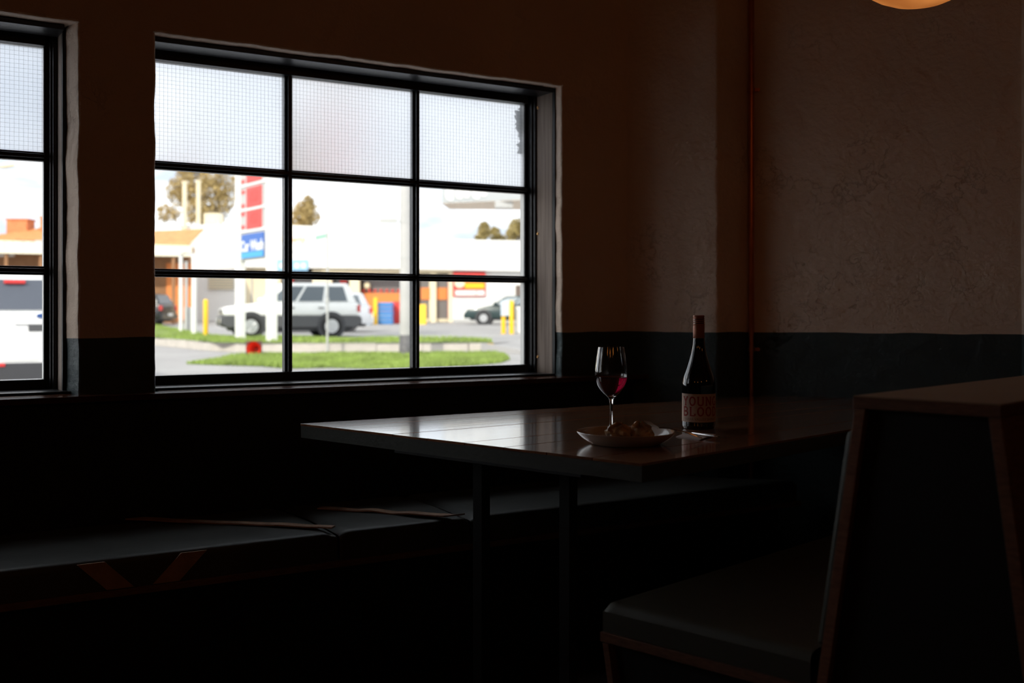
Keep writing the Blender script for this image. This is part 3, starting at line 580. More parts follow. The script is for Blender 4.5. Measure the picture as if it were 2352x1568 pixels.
lump('stuffed_dumpling', 'smooth folded dumpling under the fork tines on the plate', (pxx + (1472 - 1437.5) * py_ / F, py_ + .006, TZ + .021), .027, .026, .024, 4.1, -.3)
m = MB(); m.lathe([(.0005, .0078), (.05, .0082), (.058, .0079)], (pxx + .005, py_ + .004, TZ), 40); m.v = [(x_, y_, z_ + .0004 * noise.noise((x_ * 90, y_ * 90, 0))) for x_, y_, z_ in m.v]
tag(m.build('sauce_pool', M['sauce'], smooth=True, base=(pxx, py_, TZ + .0075)), 'thin pool of brown sauce under the dumplings on the plate', 'sauce')
# napkin, fork and knife
nz = TZ + .0002
na = [PZ(1552, 1003.5, TZ)[:2], PZ(1606, 1011.0, TZ)[:2], PZ(1640, 1000, TZ)[:2], PZ(1575, 995, TZ)[:2]]
nk = thing('paper_napkin', 'folded pale napkin lying under the cutlery handles', 'napkin', (na[0][0], na[0][1], TZ))
for k in range(3):
    o_ = .0025 * k; MB().prism([(p[0] + o_, p[1] + o_ * .6) for p in na], nz + .0011 * k, nz + .0011 * k + .0008).build('fold', M['napkin'], nk)
def cutlery_path(pts): return [Vector(p) for p in pts]
def blade(mb, pts, ws, th_):
    vs = []
    for i, p in enumerate(pts):
        d = (pts[min(i + 1, len(pts) - 1)] - pts[max(i - 1, 0)]).normalized(); side = d.cross(Vector((0, 0, 1))).normalized(); up = side.cross(d)
        for a, b in ((-1, -.25), (-.6, .5), (.6, .5), (1, -.25), (0, -.6)): vs.append(p + side * (a * ws[i] / 2) + up * (b * th_))
    n = len(pts); mb.add(vs, [(5 * i + k, 5 * i + (k + 1) % 5, 5 * i + 5 + (k + 1) % 5, 5 * i + 5 + k) for i in range(n - 1) for k in range(5)] + [(4, 3, 2, 1, 0), tuple(5 * (n - 1) + k for k in range(5))])
def at(px, py, Y): return Vector(P(px, py, Y))
fk = thing('fork', 'polished fork with tines resting on the food and handle on the napkin', 'fork', tuple(PZ(1606, 1003.5, TZ)))
c_end = Vector(PZ(1612, 1005.0, TZ + .009)); c_rim = Vector((0, 0, 0)); c_rim = at(1543, 986.0, 2.60); c_neck = at(1510, 982.5, 2.565); c_tip = at(1486, 967.0, 2.540)
def bez(a, b, c, d, n): return [a * (1 - t) ** 3 + b * 3 * t * (1 - t) ** 2 + c * 3 * t * t * (1 - t) + d * t ** 3 for t in (k / n for k in range(n + 1))]
hp = bez(c_end, c_end + (c_rim - c_end) * .35 + Vector((0, 0, .0)), c_rim + Vector((.02, 0, .004)), c_neck, 16)
m = MB(); blade(m, hp, [.013 - .0075 * min(1, k / 12) for k in range(17)], .0026); m.build('handle', M['metal'], fk, smooth=True)
d_ = (c_tip - c_neck).normalized(); side = d_.cross(Vector((0, 0, 1))).normalized()
m = MB(); blade(m, [c_neck - d_ * .004, c_neck + d_ * .004, c_neck + d_ * .010], [.006, .017, .021], .0016); m.build('shoulder', M['metal'], fk, smooth=True)
for k in (-1.5, -.5, .5, 1.5):
    a = c_neck + d_ * .009 + side * k * .0055; b = c_tip + side * k * .0055; mid = (a + b) / 2 - Vector((0, 0, .0015)); MB().tube([a, mid, b], [.0014, .0013, .0006], 8).build('tine', M['metal'], fk, smooth=True)
kn = thing('table_knife', 'polished knife lying beside the bottle foot behind the fork', 'knife', tuple(PZ(1640, 1001.0, TZ)))
ka = Vector(PZ(1652, 1002.5, TZ + .0075)); kb = Vector(PZ(1556, 988.5, TZ + .006))
m = MB(); blade(m, [ka + (kb - ka) * t for t in (0, .03, .1, .3, .5, .62)], [.006, .011, .0135, .0125, .0105, .010], .0035); m.build('handle', M['metal'], kn, smooth=True)
m = MB(); blade(m, [ka + (kb - ka) * t for t in (.61, .7, .85, .96, 1.0)], [.012, .015, .016, .012, .003], .0012); m.build('blade', M['metal'], kn, smooth=True)
# ================================================================== OUTSIDE: GROUND
M['asphalt'] = mat('pale_asphalt', (.295, .285, .28), .85, var=.10, vscale=.6, bump=.2, bscale=20)
M['pave'] = mat('pale_footpath', (.34, .32, .30), .85, var=.08, vscale=.8)
M['kerb'] = mat('kerb_concrete', (.50, .46, .41), .8, var=.10, vscale=3)
M['soil'] = mat('grassy_soil', (.15, .20, .05), .9, var=.3, vscale=2)
M['grass'] = mat('grass_blades', (.25, .34, .075), .7, var=.3, vscale=1.5)
M['yellow'] = mat('yellow_paint', (.85, .50, .01), .5)
def hl(Y): return float(np.interp(Y, [0, 8, 20, 22, 27, 34, 60, 200], [-1.20, -1.20, -1.16, -1.13, -1.0, -1.0, -1.0, -1.0]))
def hu(Y): return float(np.interp(Y, [0, 36, 54, 58, 62, 200], [-.80, -.79, -.62, -.48, -.46, -.40]))
def onl(px, py):
    for Y in np.arange(12, 40, .05):
        if HY - hl(Y) * F / Y <= py: break
    return np.array([(px - CX) * Y / F, Y])
def onu(px, py, h=-.8): Y = -h * F / (py - HY); return np.array([(px - CX) * Y / F, Y])
mb = MB(); ys = [5.2, 8, 12, 16, 20, 22, 24.5, 27, 34, 60]; nx = 14
mb.add([(-70 + 140 * i / nx, y, EZ + hl(y)) for y in ys for i in range(nx + 1)], [(j * (nx + 1) + i, j * (nx + 1) + i + 1, (j + 1) * (nx + 1) + i + 1, (j + 1) * (nx + 1) + i) for j in range(len(ys) - 1) for i in range(nx)])
mb.build('road_ground', M['asphalt'], fix=False, kind='structure')
a_, b_ = PW - 9 * D1 + NO * .36, PW + 2.3 * D1 + NO * .36
MB().extr([(a_[0], a_[1], EZ - 1.35), (b_[0], b_[1], EZ - 1.35), (b_[0] + .4, 5.25, EZ - 1.35), (-12, 5.25, EZ - 1.35)], [(a_[0], a_[1], EZ - 1.19), (b_[0], b_[1], EZ - 1.19), (b_[0] + .4, 5.25, EZ - 1.19), (-12, 5.25, EZ - 1.19)]).build('footpath_ground', M['pave'], kind='structure')
kerbpx = [(150, 764), (250, 770), (350, 777), (420, 782), (500, 789), (560, 789.5), (650, 789.5), (760, 789.5), (880, 789), (1000, 788.5), (1090, 788), (1132, 788.5)]
kline = [onu(*p) for p in kerbpx]
# upper ground: filling-station forecourt behind the kerb
cols_ = [(-75, 55)] + [tuple(p) for p in kline]; rend = kline[-1]
mb = MB(); prm = [np.array(p) for p in cols_] + [np.array([rend[0] + .5, rend[1] + 1.5]), np.array([rend[0] + 3., 33.]), np.array([75., 33.])]
yf = [0, .08, .2, .35, .5, .7, 1]
vs = []
for c in prm:
    for k, y_ in enumerate(yf):
        Y = c[1] + (150 - c[1]) * y_ ** 1.5; X = c[0] * (1 + (Y / c[1] - 1) * .35) if abs(c[0]) < 60 else c[0] * 1.6; vs.append((X, Y, EZ + hu(Y)))
nk_ = len(yf); mb.add(vs, [(i * nk_ + j, (i + 1) * nk_ + j, (i + 1) * nk_ + j + 1, i * nk_ + j + 1) for i in range(len(prm) - 1) for j in range(nk_ - 1)])
mb.build('forecourt_ground', M['asphalt'], fix=False, kind='structure')
# drive ramp joining the two levels right of the kerb
U_ = [(rend[0] - .3, rend[1] + .1), (rend[0] + .5, rend[1] + 1.6), (rend[0] + 3., 33.1), (40., 33.1)]; L_r = [(rend[0] - .3, rend[1] - .05), (rend[0] + 1.6, rend[1] - 2.2), (rend[0] + 5., 23.), (40., 22.)]
MB().add([(*p, EZ - .79) for p in U_] + [(*p, EZ + hl(p[1]) + .005) for p in L_r], [(k, k + 1, 5 + k, 4 + k) for k in range(3)]).build('drive_ramp', M['asphalt'], kind='structure')
# kerb stones
ks = struct('kerb_line'); ks['label'] = 'low pale concrete kerb between two strips of grass'
def resample(pts, step):
    out_ = [pts[0]]; acc = 0
    for a, b in zip(pts[:-1], pts[1:]):
        L_ = np.linalg.norm(b - a); d = (b - a) / L_; t = step - acc
        while t < L_: out_.append(a + d * t); t += step
        acc = (acc + L_) % step
    return out_ + [pts[-1]]
kr = resample(kline, 1.15); kr = kr[:-1] + ([kr[-1] + (kr[-2] - kr[-1]) / np.linalg.norm(kr[-2] - kr[-1]) * .22] if np.linalg.norm(kr[-2] - kr[-1]) > .4 else []) + [kr[-1]]
for i, (a, b) in enumerate(zip(kr[:-1], kr[1:])):
    d = (b - a); L_ = np.linalg.norm(d)
    if L_ < .1: continue
    d /= L_; n_ = np.array([d[1], -d[0]]); g = .004; a2 = a + d * g; b2 = b - d * g; dz = random.uniform(-.012, .012)
    z0 = EZ - 1.12; z1 = EZ - .795 + dz; m = MB(); m.extr([(*(a2 + n_ * .0), z0), (*(b2 + n_ * .0), z0), (*(b2 - n_ * .15), z0), (*(a2 - n_ * .15), z0)], [(*(a2 + n_ * -.015), z1), (*(b2 + n_ * -.015), z1), (*(b2 - n_ * .15), z1), (*(a2 - n_ * .15), z1)])
    m.build('kerb_stone', M['yellow' if i == len(kr) - 2 else 'kerb'], ks, bevel=.012)
def lawn(name, label, poly, hfun, n, hmax, seed):
    rnd = random.Random(seed); P2d = [np.array(p) for p in poly]; mb_ = MB()
    mb_.add([(p[0], p[1], EZ + hfun(p[1]) + .012) for p in P2d], [tuple(range(len(P2d)))])
    base_ = mb_.build(name, M['soil'])
    tag(base_, label, 'grass', kind='stuff')
    xs = [p[0] for p in P2d]; ysx = [p[1] for p in P2d]; V, Fc = [], []; cnt = 0
    def inside(x, y):
        c = False; j = len(P2d) - 1
        for i in range(len(P2d)):
            if (P2d[i][1] > y) != (P2d[j][1] > y) and x < (P2d[j][0] - P2d[i][0]) * (y - P2d[i][1]) / (P2d[j][1] - P2d[i][1]) + P2d[i][0]: c = not c
            j = i
        return c
    while cnt < n:
        x, y = rnd.uniform(min(xs), max(xs)), rnd.uniform(min(ysx), max(ysx))
        if not inside(x, y): continue
        cnt += 1; h = hmax * (.35 + .65 * max(0, .5 + noise.noise((x * .5, y * .5, seed)))) * rnd.uniform(.6, 1.1); w = rnd.uniform(.012, .022); a = rnd.uniform(0, PI); lx, ly = rnd.uniform(-.4, .4) * h, rnd.uniform(-.4, .4) * h; z = EZ + hfun(y)
        k = len(V); V += [(x - w * math.cos(a), y - w * math.sin(a), z), (x + w * math.cos(a), y + w * math.sin(a), z), (x + lx, y + ly, z + h)]; Fc.append((k, k + 1, k + 2))
    m = MB(); m.v = V; m.f = Fc; m.build('blades', M['grass'], base_, fix=False, kind='stuff', base=(0, 0, 0))
up_near = [onu(px, py - .8) for px, py in kerbpx[1:]]
up_far = [onu(*p) for p in ((1128, 784), (1090, 779), (1000, 779), (900, 778), (760, 777.5), (640, 777), (540, 774), (480, 771), (420, 763), (350, 754), (250, 748))]
lawn('grass_verge', 'narrow strip of bright grass behind the pale kerb', up_near + up_far, lambda y: hu(y) + .0, 16000, .16, 11)
lo_ = [onl(*p) for p in ((425, 836), (480, 838.5), (600, 842), (660, 847), (760, 845), (860, 848), (960, 846), (1080, 841), (1150, 834), (1172, 826))] + [onl(*p) for p in ((1160, 816), (1140, 811), (1060, 812.5), (900, 813), (720, 813.5), (620, 815), (540, 819), (470, 828))]
lawn('grass_verge', 'broad nearer strip of grass between the kerb and the road', lo_, hl, 20000, .15, 23)
# ================================================================== VEHICLES
M['tyre'] = mat('tyre_rubber', (.02, .02, .02), .8); M['rim'] = mat('alloy_rim', (.55, .55, .56), .35, metal=.6)
M['cglass'] = mat('car_glass', (.10, .12, .14), .08, spec=.6); M['dglass'] = mat('dark_rear_glass', (.09, .10, .125), .12)
M['pane_car'] = mat('pale_car_glass', (.32, .36, .38), .1)
M['head'] = mat('headlamp', (.75, .76, .75), .15); M['tail'] = mat('tail_lamp', (.62, .05, .05), .25); M['dplast'] = mat('dark_plastic', (.05, .05, .055), .6)
M['plate'] = mat('number_plate', (.7, .7, .68), .5); M['badge'] = mat('blue_badge', (.03, .08, .25), .3); M['lgrey'] = mat('grey_trim', (.085, .085, .09), .55)
def car(name, label, loc, fwd, paint, L=4.1, Wd=1.72, H=1.64, belt=1.05, hood=.98, cowl=.95, clad=False, wb=2.42, r=.34, split=3, rear_drop=.0, glassm='cglass', wagon=True):
    root = thing(name, label, 'car', loc, math.atan2(fwd[1], fwd[0]), local=True); h2 = L / 2; y0 = Wd / 2
    b = lambda mb_, nm, mt, par=root, bev=0., sm=False: mb_.build(nm, mt, par, bevel=bev, smooth=sm, base=(0, 0, 0))
    zb = .66 if clad else .30
    out_ = [(h2 - .02, zb), (h2, hood - .20), (h2 - .12, hood - .05), (cowl + .02, belt), (-h2 + .06, belt + .01), (-h2, belt - .12), (-h2 + .02, zb)]
    b(MB().extr([(x, -y0, z) for x, z in out_], [(x, y0, z) for x, z in out_]), 'body', paint, bev=.05, sm=True)
    if clad:
        oc = [(h2 - .10, .30), (h2 + .03, .40), (h2 + .03, zb - .002), (-h2 - .03, zb - .002), (-h2 - .03, .42), (-h2 + .10, .30)]
        b(MB().extr([(x, -y0 - .015, z) for x, z in oc], [(x, y0 + .015, z) for x, z in oc]), 'cladding', M['lgrey'], bev=.03)
    oc = [(h2 - .25, .20), (h2 - .2, .31), (-h2 + .2, .31), (-h2 + .25, .20)]
    b(MB().extr([(x, -y0 + .12, z) for x, z in oc], [(x, y0 - .12, z) for x, z in oc]), 'underbody', M['dplast'])
    # greenhouse
    fx0, fx1 = cowl, cowl - .72; rx0, rx1 = -h2 + .10 + rear_drop, -h2 + .34 + rear_drop * 1.4; yb, yt = y0 - .05, y0 - .22
    gb = lambda h, x: x
    lo4 = [(fx0, -yb, belt), (fx0, yb, belt), (rx0, yb, belt), (rx0, -yb, belt)]; hi4 = [(fx1, -yt, H), (fx1, yt, H), (rx1, yt, H), (rx1, -yt, H)]
    b(MB().hexa([lo4[3], lo4[0], lo4[1], lo4[2], hi4[3], hi4[0], hi4[1], hi4[2]]), 'cabin', paint, bev=.06, sm=True)
    def sidept(x01, h, sg, out=.006):
        xf = fx0 + (fx1 - fx0) * h; xr = rx0 + (rx1 - rx0) * h; y = yb + (yt - yb) * h + out; return (xr + (xf - xr) * x01, sg * y, belt + (H - belt) * h)
    segs = {3: ((.09, .335), (.365, .63), (.66, .93)), 2: ((.12, .50), (.54, .92))}[split]
    for sg in (-1, 1):
        for a, c in segs:
            q_ = [sidept(a, .08, sg), sidept(c, .08, sg), sidept(c, .84, sg), sidept(a, .84, sg)]; q2 = [(x, y - sg * .02, z) for x, y, z in q_]
            b(MB().extr(q_, q2), 'side_window', M[glassm])
    fr = lambda f, h, o_: (fx0 + (fx1 - fx0) * h + o_, f * (yb + (yt - yb) * h - .08), belt + (H - belt) * h)
    rr = lambda f, h, o_: (rx0 + (rx1 - rx0) * h - o_, f * (yb + (yt - yb) * h - .10), belt + (H - belt) * h)
    b(MB().extr([fr(-1, .06, .008), fr(1, .06, .008), fr(1, .88, .008), fr(-1, .88, .008)], [fr(-1, .06, -.02), fr(1, .06, -.02), fr(1, .88, -.02), fr(-1, .88, -.02)]), 'windscreen', M['pane_car'])
    b(MB().extr([rr(-1, .06, .008), rr(1, .06, .008), rr(1, .86, .008), rr(-1, .86, .008)], [rr(-1, .06, -.02), rr(1, .06, -.02), rr(1, .86, -.02), rr(-1, .86, -.02)]), 'rear_window', M['dglass'])
    for sx in (-1, 1):
        for sy in (-1, 1):
            c = (sx * wb / 2 + .05, sy * (y0 - .09), r)
            b(MB().disc((c[0], sy * (y0 - .055), r + .02), (0, 1, 0), r + .09, .16, 28), 'wheel_arch', M['dplast'])
            m = MB(); m.lathe([(r * .55, -.10), (r * .93, -.10), (r, -.07), (r, .07), (r * .93, .10), (r * .55, .10)], n=28); m.v = [(x + c[0], z * 1. + c[1] + sy * .035, y + c[2]) for x, y, z in m.v]; wh = b(m, 'wheel', M['tyre'], sm=True)
            m = MB(); m.disc((c[0], c[1] + sy * .138, c[2]), (0, 1, 0), r * .62, .02, 24)
            for k in range(5):
                a = 2 * PI * k / 5; m.tube([(c[0] + .06 * math.cos(a), c[1] + sy * .152, c[2] + .06 * math.sin(a)), (c[0] + r * .55 * math.cos(a), c[1] + sy * .150, c[2] + r * .55 * math.sin(a))], .022, 6)
            b(m, 'rim', M['rim'], wh)
    for sy in (-1, 1):
        b(MB().box(h2 - .16, h2 + .008, sy * (y0 - .36) - .16, sy * (y0 - .36) + .16 if False else sy * (y0 - .36) + .16, hood - .24, hood - .10), 'headlight', M['head'], bev=.02)
        b(MB().box(-h2 - .012, -h2 + .12, sy * (y0 - .10) - .09, sy * (y0 - .10) + .10, belt - .28, belt - .06), 'tail_light', M['tail'], bev=.015)
        b(MB().box(cowl - .32, cowl - .14, sy * (y0 + .09) - .08, sy * (y0 + .09) + .08, belt + .03, belt + .16), 'mirror', paint, bev=.02)
        for hx in (.05, -.85): b(MB().box(hx - .09, hx + .09, sy * (y0 + .012) - .012, sy * (y0 + .012) + .012, belt - .17, belt - .13), 'door_handle', M['lgrey'])
    b(MB().box(h2 - .1, h2 + .012, -.36, .36, hood - .25, hood - .13), 'grille', M['dplast'])
    bz = .36 if clad else .30
    b(MB().box(h2 - .12, h2 + .07, -y0 + .03, y0 - .03, bz, bz + .26), 'front_bumper', M['dplast'] if clad else paint, bev=.03)
    b(MB().box(-h2 - .07, -h2 + .12, -y0 + .03, y0 - .03, bz, bz + .24), 'rear_bumper', M['dplast'] if clad else paint, bev=.03)
    for sy in (-1, 1): b(MB().disc((h2 + .075, sy * .55, bz + .15), (1, 0, 0), .09, .02, 16), 'fog_lamp', M['head'])
    b(MB().box(-h2 - .082, -h2 - .07, -.24, .24, bz + .16, bz + .27), 'number_plate', M['plate'])
    return root
wpaint = mat('white_car_paint', (.80, .80, .79), .25, coat=.4)
Ys = 33.8; gz = EZ + hu(Ys); th_ = math.radians(20)
car('compact_suv', 'white compact SUV with dark lower cladding parked behind the grass', ((664 - CX) * Ys / F, Ys, gz), (-math.cos(th_), -math.sin(th_)), wpaint, clad=True, H=1.66)
Ys = 40.; car('hatchback', 'silver car mostly hidden behind the white SUV', ((722 - CX) * Ys / F, Ys, EZ + hu(Ys)), (-1, -.12), mat('silver_car_paint', (.48, .50, .54), .3, coat=.4), H=1.42, belt=.95, hood=.86, L=4.2)
Ys = 53.; car('hatchback', 'dark green car parked by the white shop wall', ((1173 - CX) * Ys / F, Ys, EZ + hu(Ys)), (-1, .05), mat('green_car_paint', (.022, .045, .045), .25, coat=.5), H=1.38, belt=.92, hood=.80, cowl=.9, L=4.3, r=.31, glassm='pane_car')
Ys = 50.; car('pickup_car', 'black car with red tail light under the tiled verandah', ((283 - CX) * Ys / F, Ys, EZ + hu(Ys)), (-1, .12), mat('black_car_paint', (.016, .016, .018), .3, coat=.4), H=1.45, belt=.98, hood=.85, L=4.4)
# white wagon passing close by, seen from behind through the left window
Yr = 15.8; hc = 2.35; wc = (( 45 - CX) * Yr / F - .50 * hc, Yr + .866 * hc, EZ + hl(17))
wv_ = car('large_suv', 'white SUV seen from behind through the left window', wc, (-.50, .866), wpaint, L=4.7, Wd=1.86, H=1.72, belt=1.16, hood=1.05, wb=2.75, r=.37)
bl = lambda mb_, nm, mt, bev=0.: mb_.build(nm, mt, wv_, bevel=bev, base=(0, 0, 0))
zr = lambda py: EZ + (HY - py) * Yr / F - wc[2]; yr = lambda px: -(px - 45) * Yr / F * 1.09
bl(MB().box(-hc + .22, -hc + .40, yr(60), yr(18), zr(652) + .01, zr(642)), 'brake_light', M['tail'], .01)
m = MB(); m.disc((-hc - .01, yr(88), zr(725)), (1, 0, 0), .05, .02, 20); m.v = [(x, (y - yr(88)) * 1.5 + yr(88), (z - zr(725)) * .7 + zr(725)) for x, y, z in m.v]; bl(m, 'badge', M['badge'])
bl(MB().box(-hc - .012, -hc + .02, yr(150), yr(62), zr(761), zr(746)), 'plate_recess', M['lgrey'], .01)
bl(MB().box(-hc - .02, -hc + .02, yr(150), yr(35), zr(745.5), zr(743)), 'trim_strip', M['rim'])
bl(MB().box(-hc - .085, -hc + .1, -.88, .88, .16, zr(832)), 'lower_bumper', M['dplast'], .02)
bl(MB().box(-hc - .1, -hc - .07, yr(16), yr(-40), zr(840), zr(833)), 'reflector', M['tail'])
# ================================================================== FILLING STATION SHOP
M['shopw'] = mat('white_render', (.82, .81, .78), .7); M['cream'] = mat('cream_paint', (.78, .68, .48), .7); M['dark_int'] = mat('shop_interior', (.16, .12, .10), .7)
M['orange'] = mat('orange_goods', (.75, .24, .06), .6); M['redp'] = mat('red_paint', (.72, .06, .05), .5); M['blue'] = mat('light_blue_panel', (.30, .55, .78), .5); M['dblue'] = mat('deep_blue_panel', (.04, .13, .45), .5); M['sblue'] = mat('sky_blue_panel', (.06, .36, .72), .5)
M['green'] = mat('sign_green', (.30, .48, .40), .5); M['greyp'] = mat('grey_paint', (.46, .46, .45), .6); M['pglass'] = mat('shop_glass', (.20, .18, .17), .12); M['bluec'] = mat('blue_crates', (.06, .22, .52), .5); M['pale_blue'] = mat('pale_blue_box', (.55, .63, .72), .6); M['peach'] = mat('peach_soffit', (.88, .76, .64), .7)
YS = 58.; gS = EZ + hu(YS)
def sx(px, Y=YS): return (px - CX) * Y / F
def sz(py, Y=YS): return EZ + (HY - py) * Y / F
shop = thing('shop_building', 'long low white filling station shop across the road', 'building', (sx(800), YS, gS))
def sbox(name, px0, px1, py0, py1, mt, y0=0., y1=.2, par=shop, bev=0.):
    return MB().box(sx(px0), sx(px1), YS + y0, YS + y1, max(gS - .3, sz(py1)), sz(py0)).build(name, mt, par, bevel=bev)
sbox('wall', 425, 545, 516, 760, M['shopw'], 0, 10)
sbox('wall', 545, 640, 612, 760, M['cream'], .15, 10)
sbox('back_wall', 640, 1035, 600, 760, M['dark_int'], 3.2, 10)
sbox('wall', 1030, 1420, 612, 760, M['shopw'], 0, 10)
m = MB(); m.extr([(sx(545), YS - .5, sz(614)), (sx(955), YS - .5, sz(618)), (sx(955), YS - .5, sz(532)), (sx(545), YS - .5, sz(512.5))], [(sx(545), YS + 10, sz(614)), (sx(955), YS + 10, sz(618)), (sx(955), YS + 10, sz(532)), (sx(545), YS + 10, sz(512.5))]); m.build('fascia', M['shopw'], shop)
m = MB(); m.extr([(sx(955), YS - .45, sz(619)), (sx(1420), YS - .45, sz(626)), (sx(1420), YS - .45, sz(557)), (sx(955), YS - .45, sz(550))], [(sx(955), YS + 10, sz(619)), (sx(1420), YS + 10, sz(626)), (sx(1420), YS + 10, sz(557)), (sx(955), YS + 10, sz(550))]); m.build('fascia', M['shopw'], shop)
sbox('soffit_band', 740, 1040, 614, 627, M['cream'], -.2, .4)
for a, b_ in ((718, 762), (803, 826), (988, 1002), (1030, 1040), (636, 645)): sbox('pier', a, b_, 618, 742, M['cream'], -.05, .35)
for a, b_ in ((645, 718), (762, 803), (826, 918)):
    f_ = sbox('window_sill_wall', a, b_, 716, 745, M['cream'], .02, .3)
    sbox('pane', a, b_, 626, 716, M['pglass'], .9, .94)
for a, b_ in ((965, 988), (1002, 1031)):
    dr = sbox('door', a, b_, 640, 738, M['pglass'], .30, .34); sbox('door_frame', b_ - 3, b_, 636, 739, M['redp'] if a > 990 else M['cream'], .26, .36, dr); sbox('door_rail', a, b_, 732, 739, M['cream'], .26, .36, dr)
sbox('door_poster', 966, 1027, 660, 688, M['orange'], .22, .25)
lv = sbox('louvre_window', 480, 538, 634, 665, M['greyp'], -.06, -.01)
for k in range(5): sbox('slat', 480, 538, 636 + 6 * k, 639.5 + 6 * k, M['cream'], -.12, -.07, lv)
sbox('downpipe', 576, 579, 620, 740, M['greyp'], .08, .14)
# goods in the shop windows
sbox('display_shelf', 828, 918, 672, 716, M['orange'], .55, .85)
sbox('display_shelf', 764, 802, 690, 716, M['orange'], .55, .85); sbox('display_poster', 776, 792, 640, 662, M['redp'], .7, .85); sbox('display_poster', 650, 668, 632, 648, M['redp'], .7, .85)
for k in range(7): MB().lathe([(max(.001, .085 * math.sin(PI * j / 8)), -.085 * math.cos(PI * j / 8)) for j in range(9)], (sx(832 + 13.5 * k), YS + .55, sz(667)), 12).build('red_ball', M['redp'], shop, smooth=True)
MB().lathe([(max(.001, .19 * math.sin(PI * j / 10)), -.19 * math.cos(PI * j / 10)) for j in range(11)], (sx(840), YS + .6, sz(656)), 16).build('round_lantern', M['cream'], shop, smooth=True)
# signs on the shop
sg = sbox('blue_sign', 642, 712, 597, 622, M['blue'], -.62, -.52)
for px_ in (653, 687, 702): MB().disc((sx(px_), YS - .63, sz(611)), (0, 1, 0), .13, .02, 16).build('white_dot', M['white'], sg)
m = MB(); place_text(m, 'Liberty', .46, (sx(678), YS - .52, sz(551)), (1, 0, 0), (0, 0, 1), .015, .006); m.build('lettering', mat('pale_orange_letters', (.85, .45, .25), .6), shop)
m = MB(); place_text(m, 'energy', .24, (sx(687), YS - .52, sz(578)), (1, 0, 0), (0, 0, 1), .012); m.build('lettering', mat('pale_blue_letters', (.45, .55, .62), .6), shop)
rs = sbox('red_sign', 1041, 1115, 624, 680, M['redp'], -.16, -.04)
m = MB(); m.disc((sx(1056), YS - .17, sz(649)), (0, 1, 0), .28, .03, 24); m.build('round_emblem', M['cream'], rs)
sbox('emblem_band', 1068, 1113, 650, 662, M['yellow'], -.185, -.165, rs); sbox('emblem_band', 1046, 1113, 667, 678, M['white'], -.185, -.165, rs); sbox('emblem_mark', 1092, 1096, 669, 676, M['green'], -.20, -.186, rs)
sbox('brown_window', 1184, 1196, 655, 685, M['dark_int'], -.05, -.01)
sbox('plinth', 1040, 1420, 732, 742, M['greyp'], -.06, -.005)
# roof plant
ac = tag(MB().box(sx(460), sx(496), YS + .6, YS + 1.4, sz(514), sz(487)).build('air_conditioner', M['cream'], bevel=.03, base=(sx(478), YS + 1, sz(514))), 'cream air conditioner box on the white shop roof', 'air conditioner')
def child(o, mbx, nm, mt): ROOT[o.name] = tuple(o.location); return mbx.build(nm, mt, o)
child(ac, MB().box(sx(466), sx(490), YS + .57, YS + .61, sz(510), sz(491)), 'grille', M['greyp'])
for px_, py_, pyb, lb in ((428, 418, 566, 'left'), (452, 413, 516, 'right')):
    r_ = thing('roof_flue', f'tall cream vent flue on the shop roof, {lb} of the pair', 'flue', (sx(px_), YS + .3 + (0 if lb == 'right' else -.6), sz(pyb)), group='vent flues')
    yy = YS + .3 + (0 if lb == 'right' else -.6); MB().tube([(sx(px_), yy, sz(pyb)), (sx(px_), yy, sz(py_ + 4))], .115, 16).build('pipe', M['cream'], r_, smooth=True); MB().disc((sx(px_), yy, sz(py_ + 2)), (0, 0, 1), .15, .10, 16).build('cowl', M['cream'], r_)
# ================================================================== TILED VERANDAH HOUSE
YH = 52.; hz_ = lambda py: sz(py, YH); hx_ = lambda px: sx(px, YH); gH = EZ + hu(YH)
M['tile'] = mat('orange_roof_tile', (.62, .26, .10), .75, var=.15, vscale=3); M['brick'] = mat('orange_brick', (.60, .22, .09), .8, var=.2, vscale=6); M['brown'] = mat('brown_wall', (.30, .15, .07), .8, var=.2, vscale=2); M['fasc'] = mat('cream_fascia', (.80, .74, .58), .6)
hs = thing('verandah_house', 'orange tiled house with cream shop verandah fascia', 'building', (hx_(150), YH + 3, gH))
MB().box(hx_(-420), hx_(402), YH + 2.2, YH + 3.2, gH - .2, hz_(560)).build('wall', M['brown'], hs)
m = MB(); m.extr([(hx_(-420), YH, hz_(574)), (hx_(440), YH, hz_(589)), (hx_(440), YH, hz_(564)), (hx_(-420), YH, hz_(540))], [(hx_(-420), YH + .12, hz_(574)), (hx_(440), YH + .12, hz_(589)), (hx_(440), YH + .12, hz_(564)), (hx_(-420), YH + .12, hz_(540))]); fsc = m.build('fascia', M['fasc'], hs)
m = MB(); m.extr([(hx_(-420), YH + .12, hz_(566)), (hx_(404), YH + .12, hz_(580)), (hx_(404), YH + .12, hz_(576)), (hx_(-420), YH + .12, hz_(562))], [(hx_(-420), YH + 2.3, hz_(566)), (hx_(404), YH + 2.3, hz_(580)), (hx_(404), YH + 2.3, hz_(576)), (hx_(-420), YH + 2.3, hz_(562))]); m.build('verandah_ceiling', M['brown'], hs)
for i, ch in enumerate('SELECT'):
    m = MB(); place_text(m, ch, .52, (hx_(-10 + 21 * i), YH - .008, hz_(562.5 + .35 * i)), (1, 0, .02), (0, 0, 1), .006, .008); m.build('letter', mat('faded_letters', (.74, .60, .50), .7), fsc)
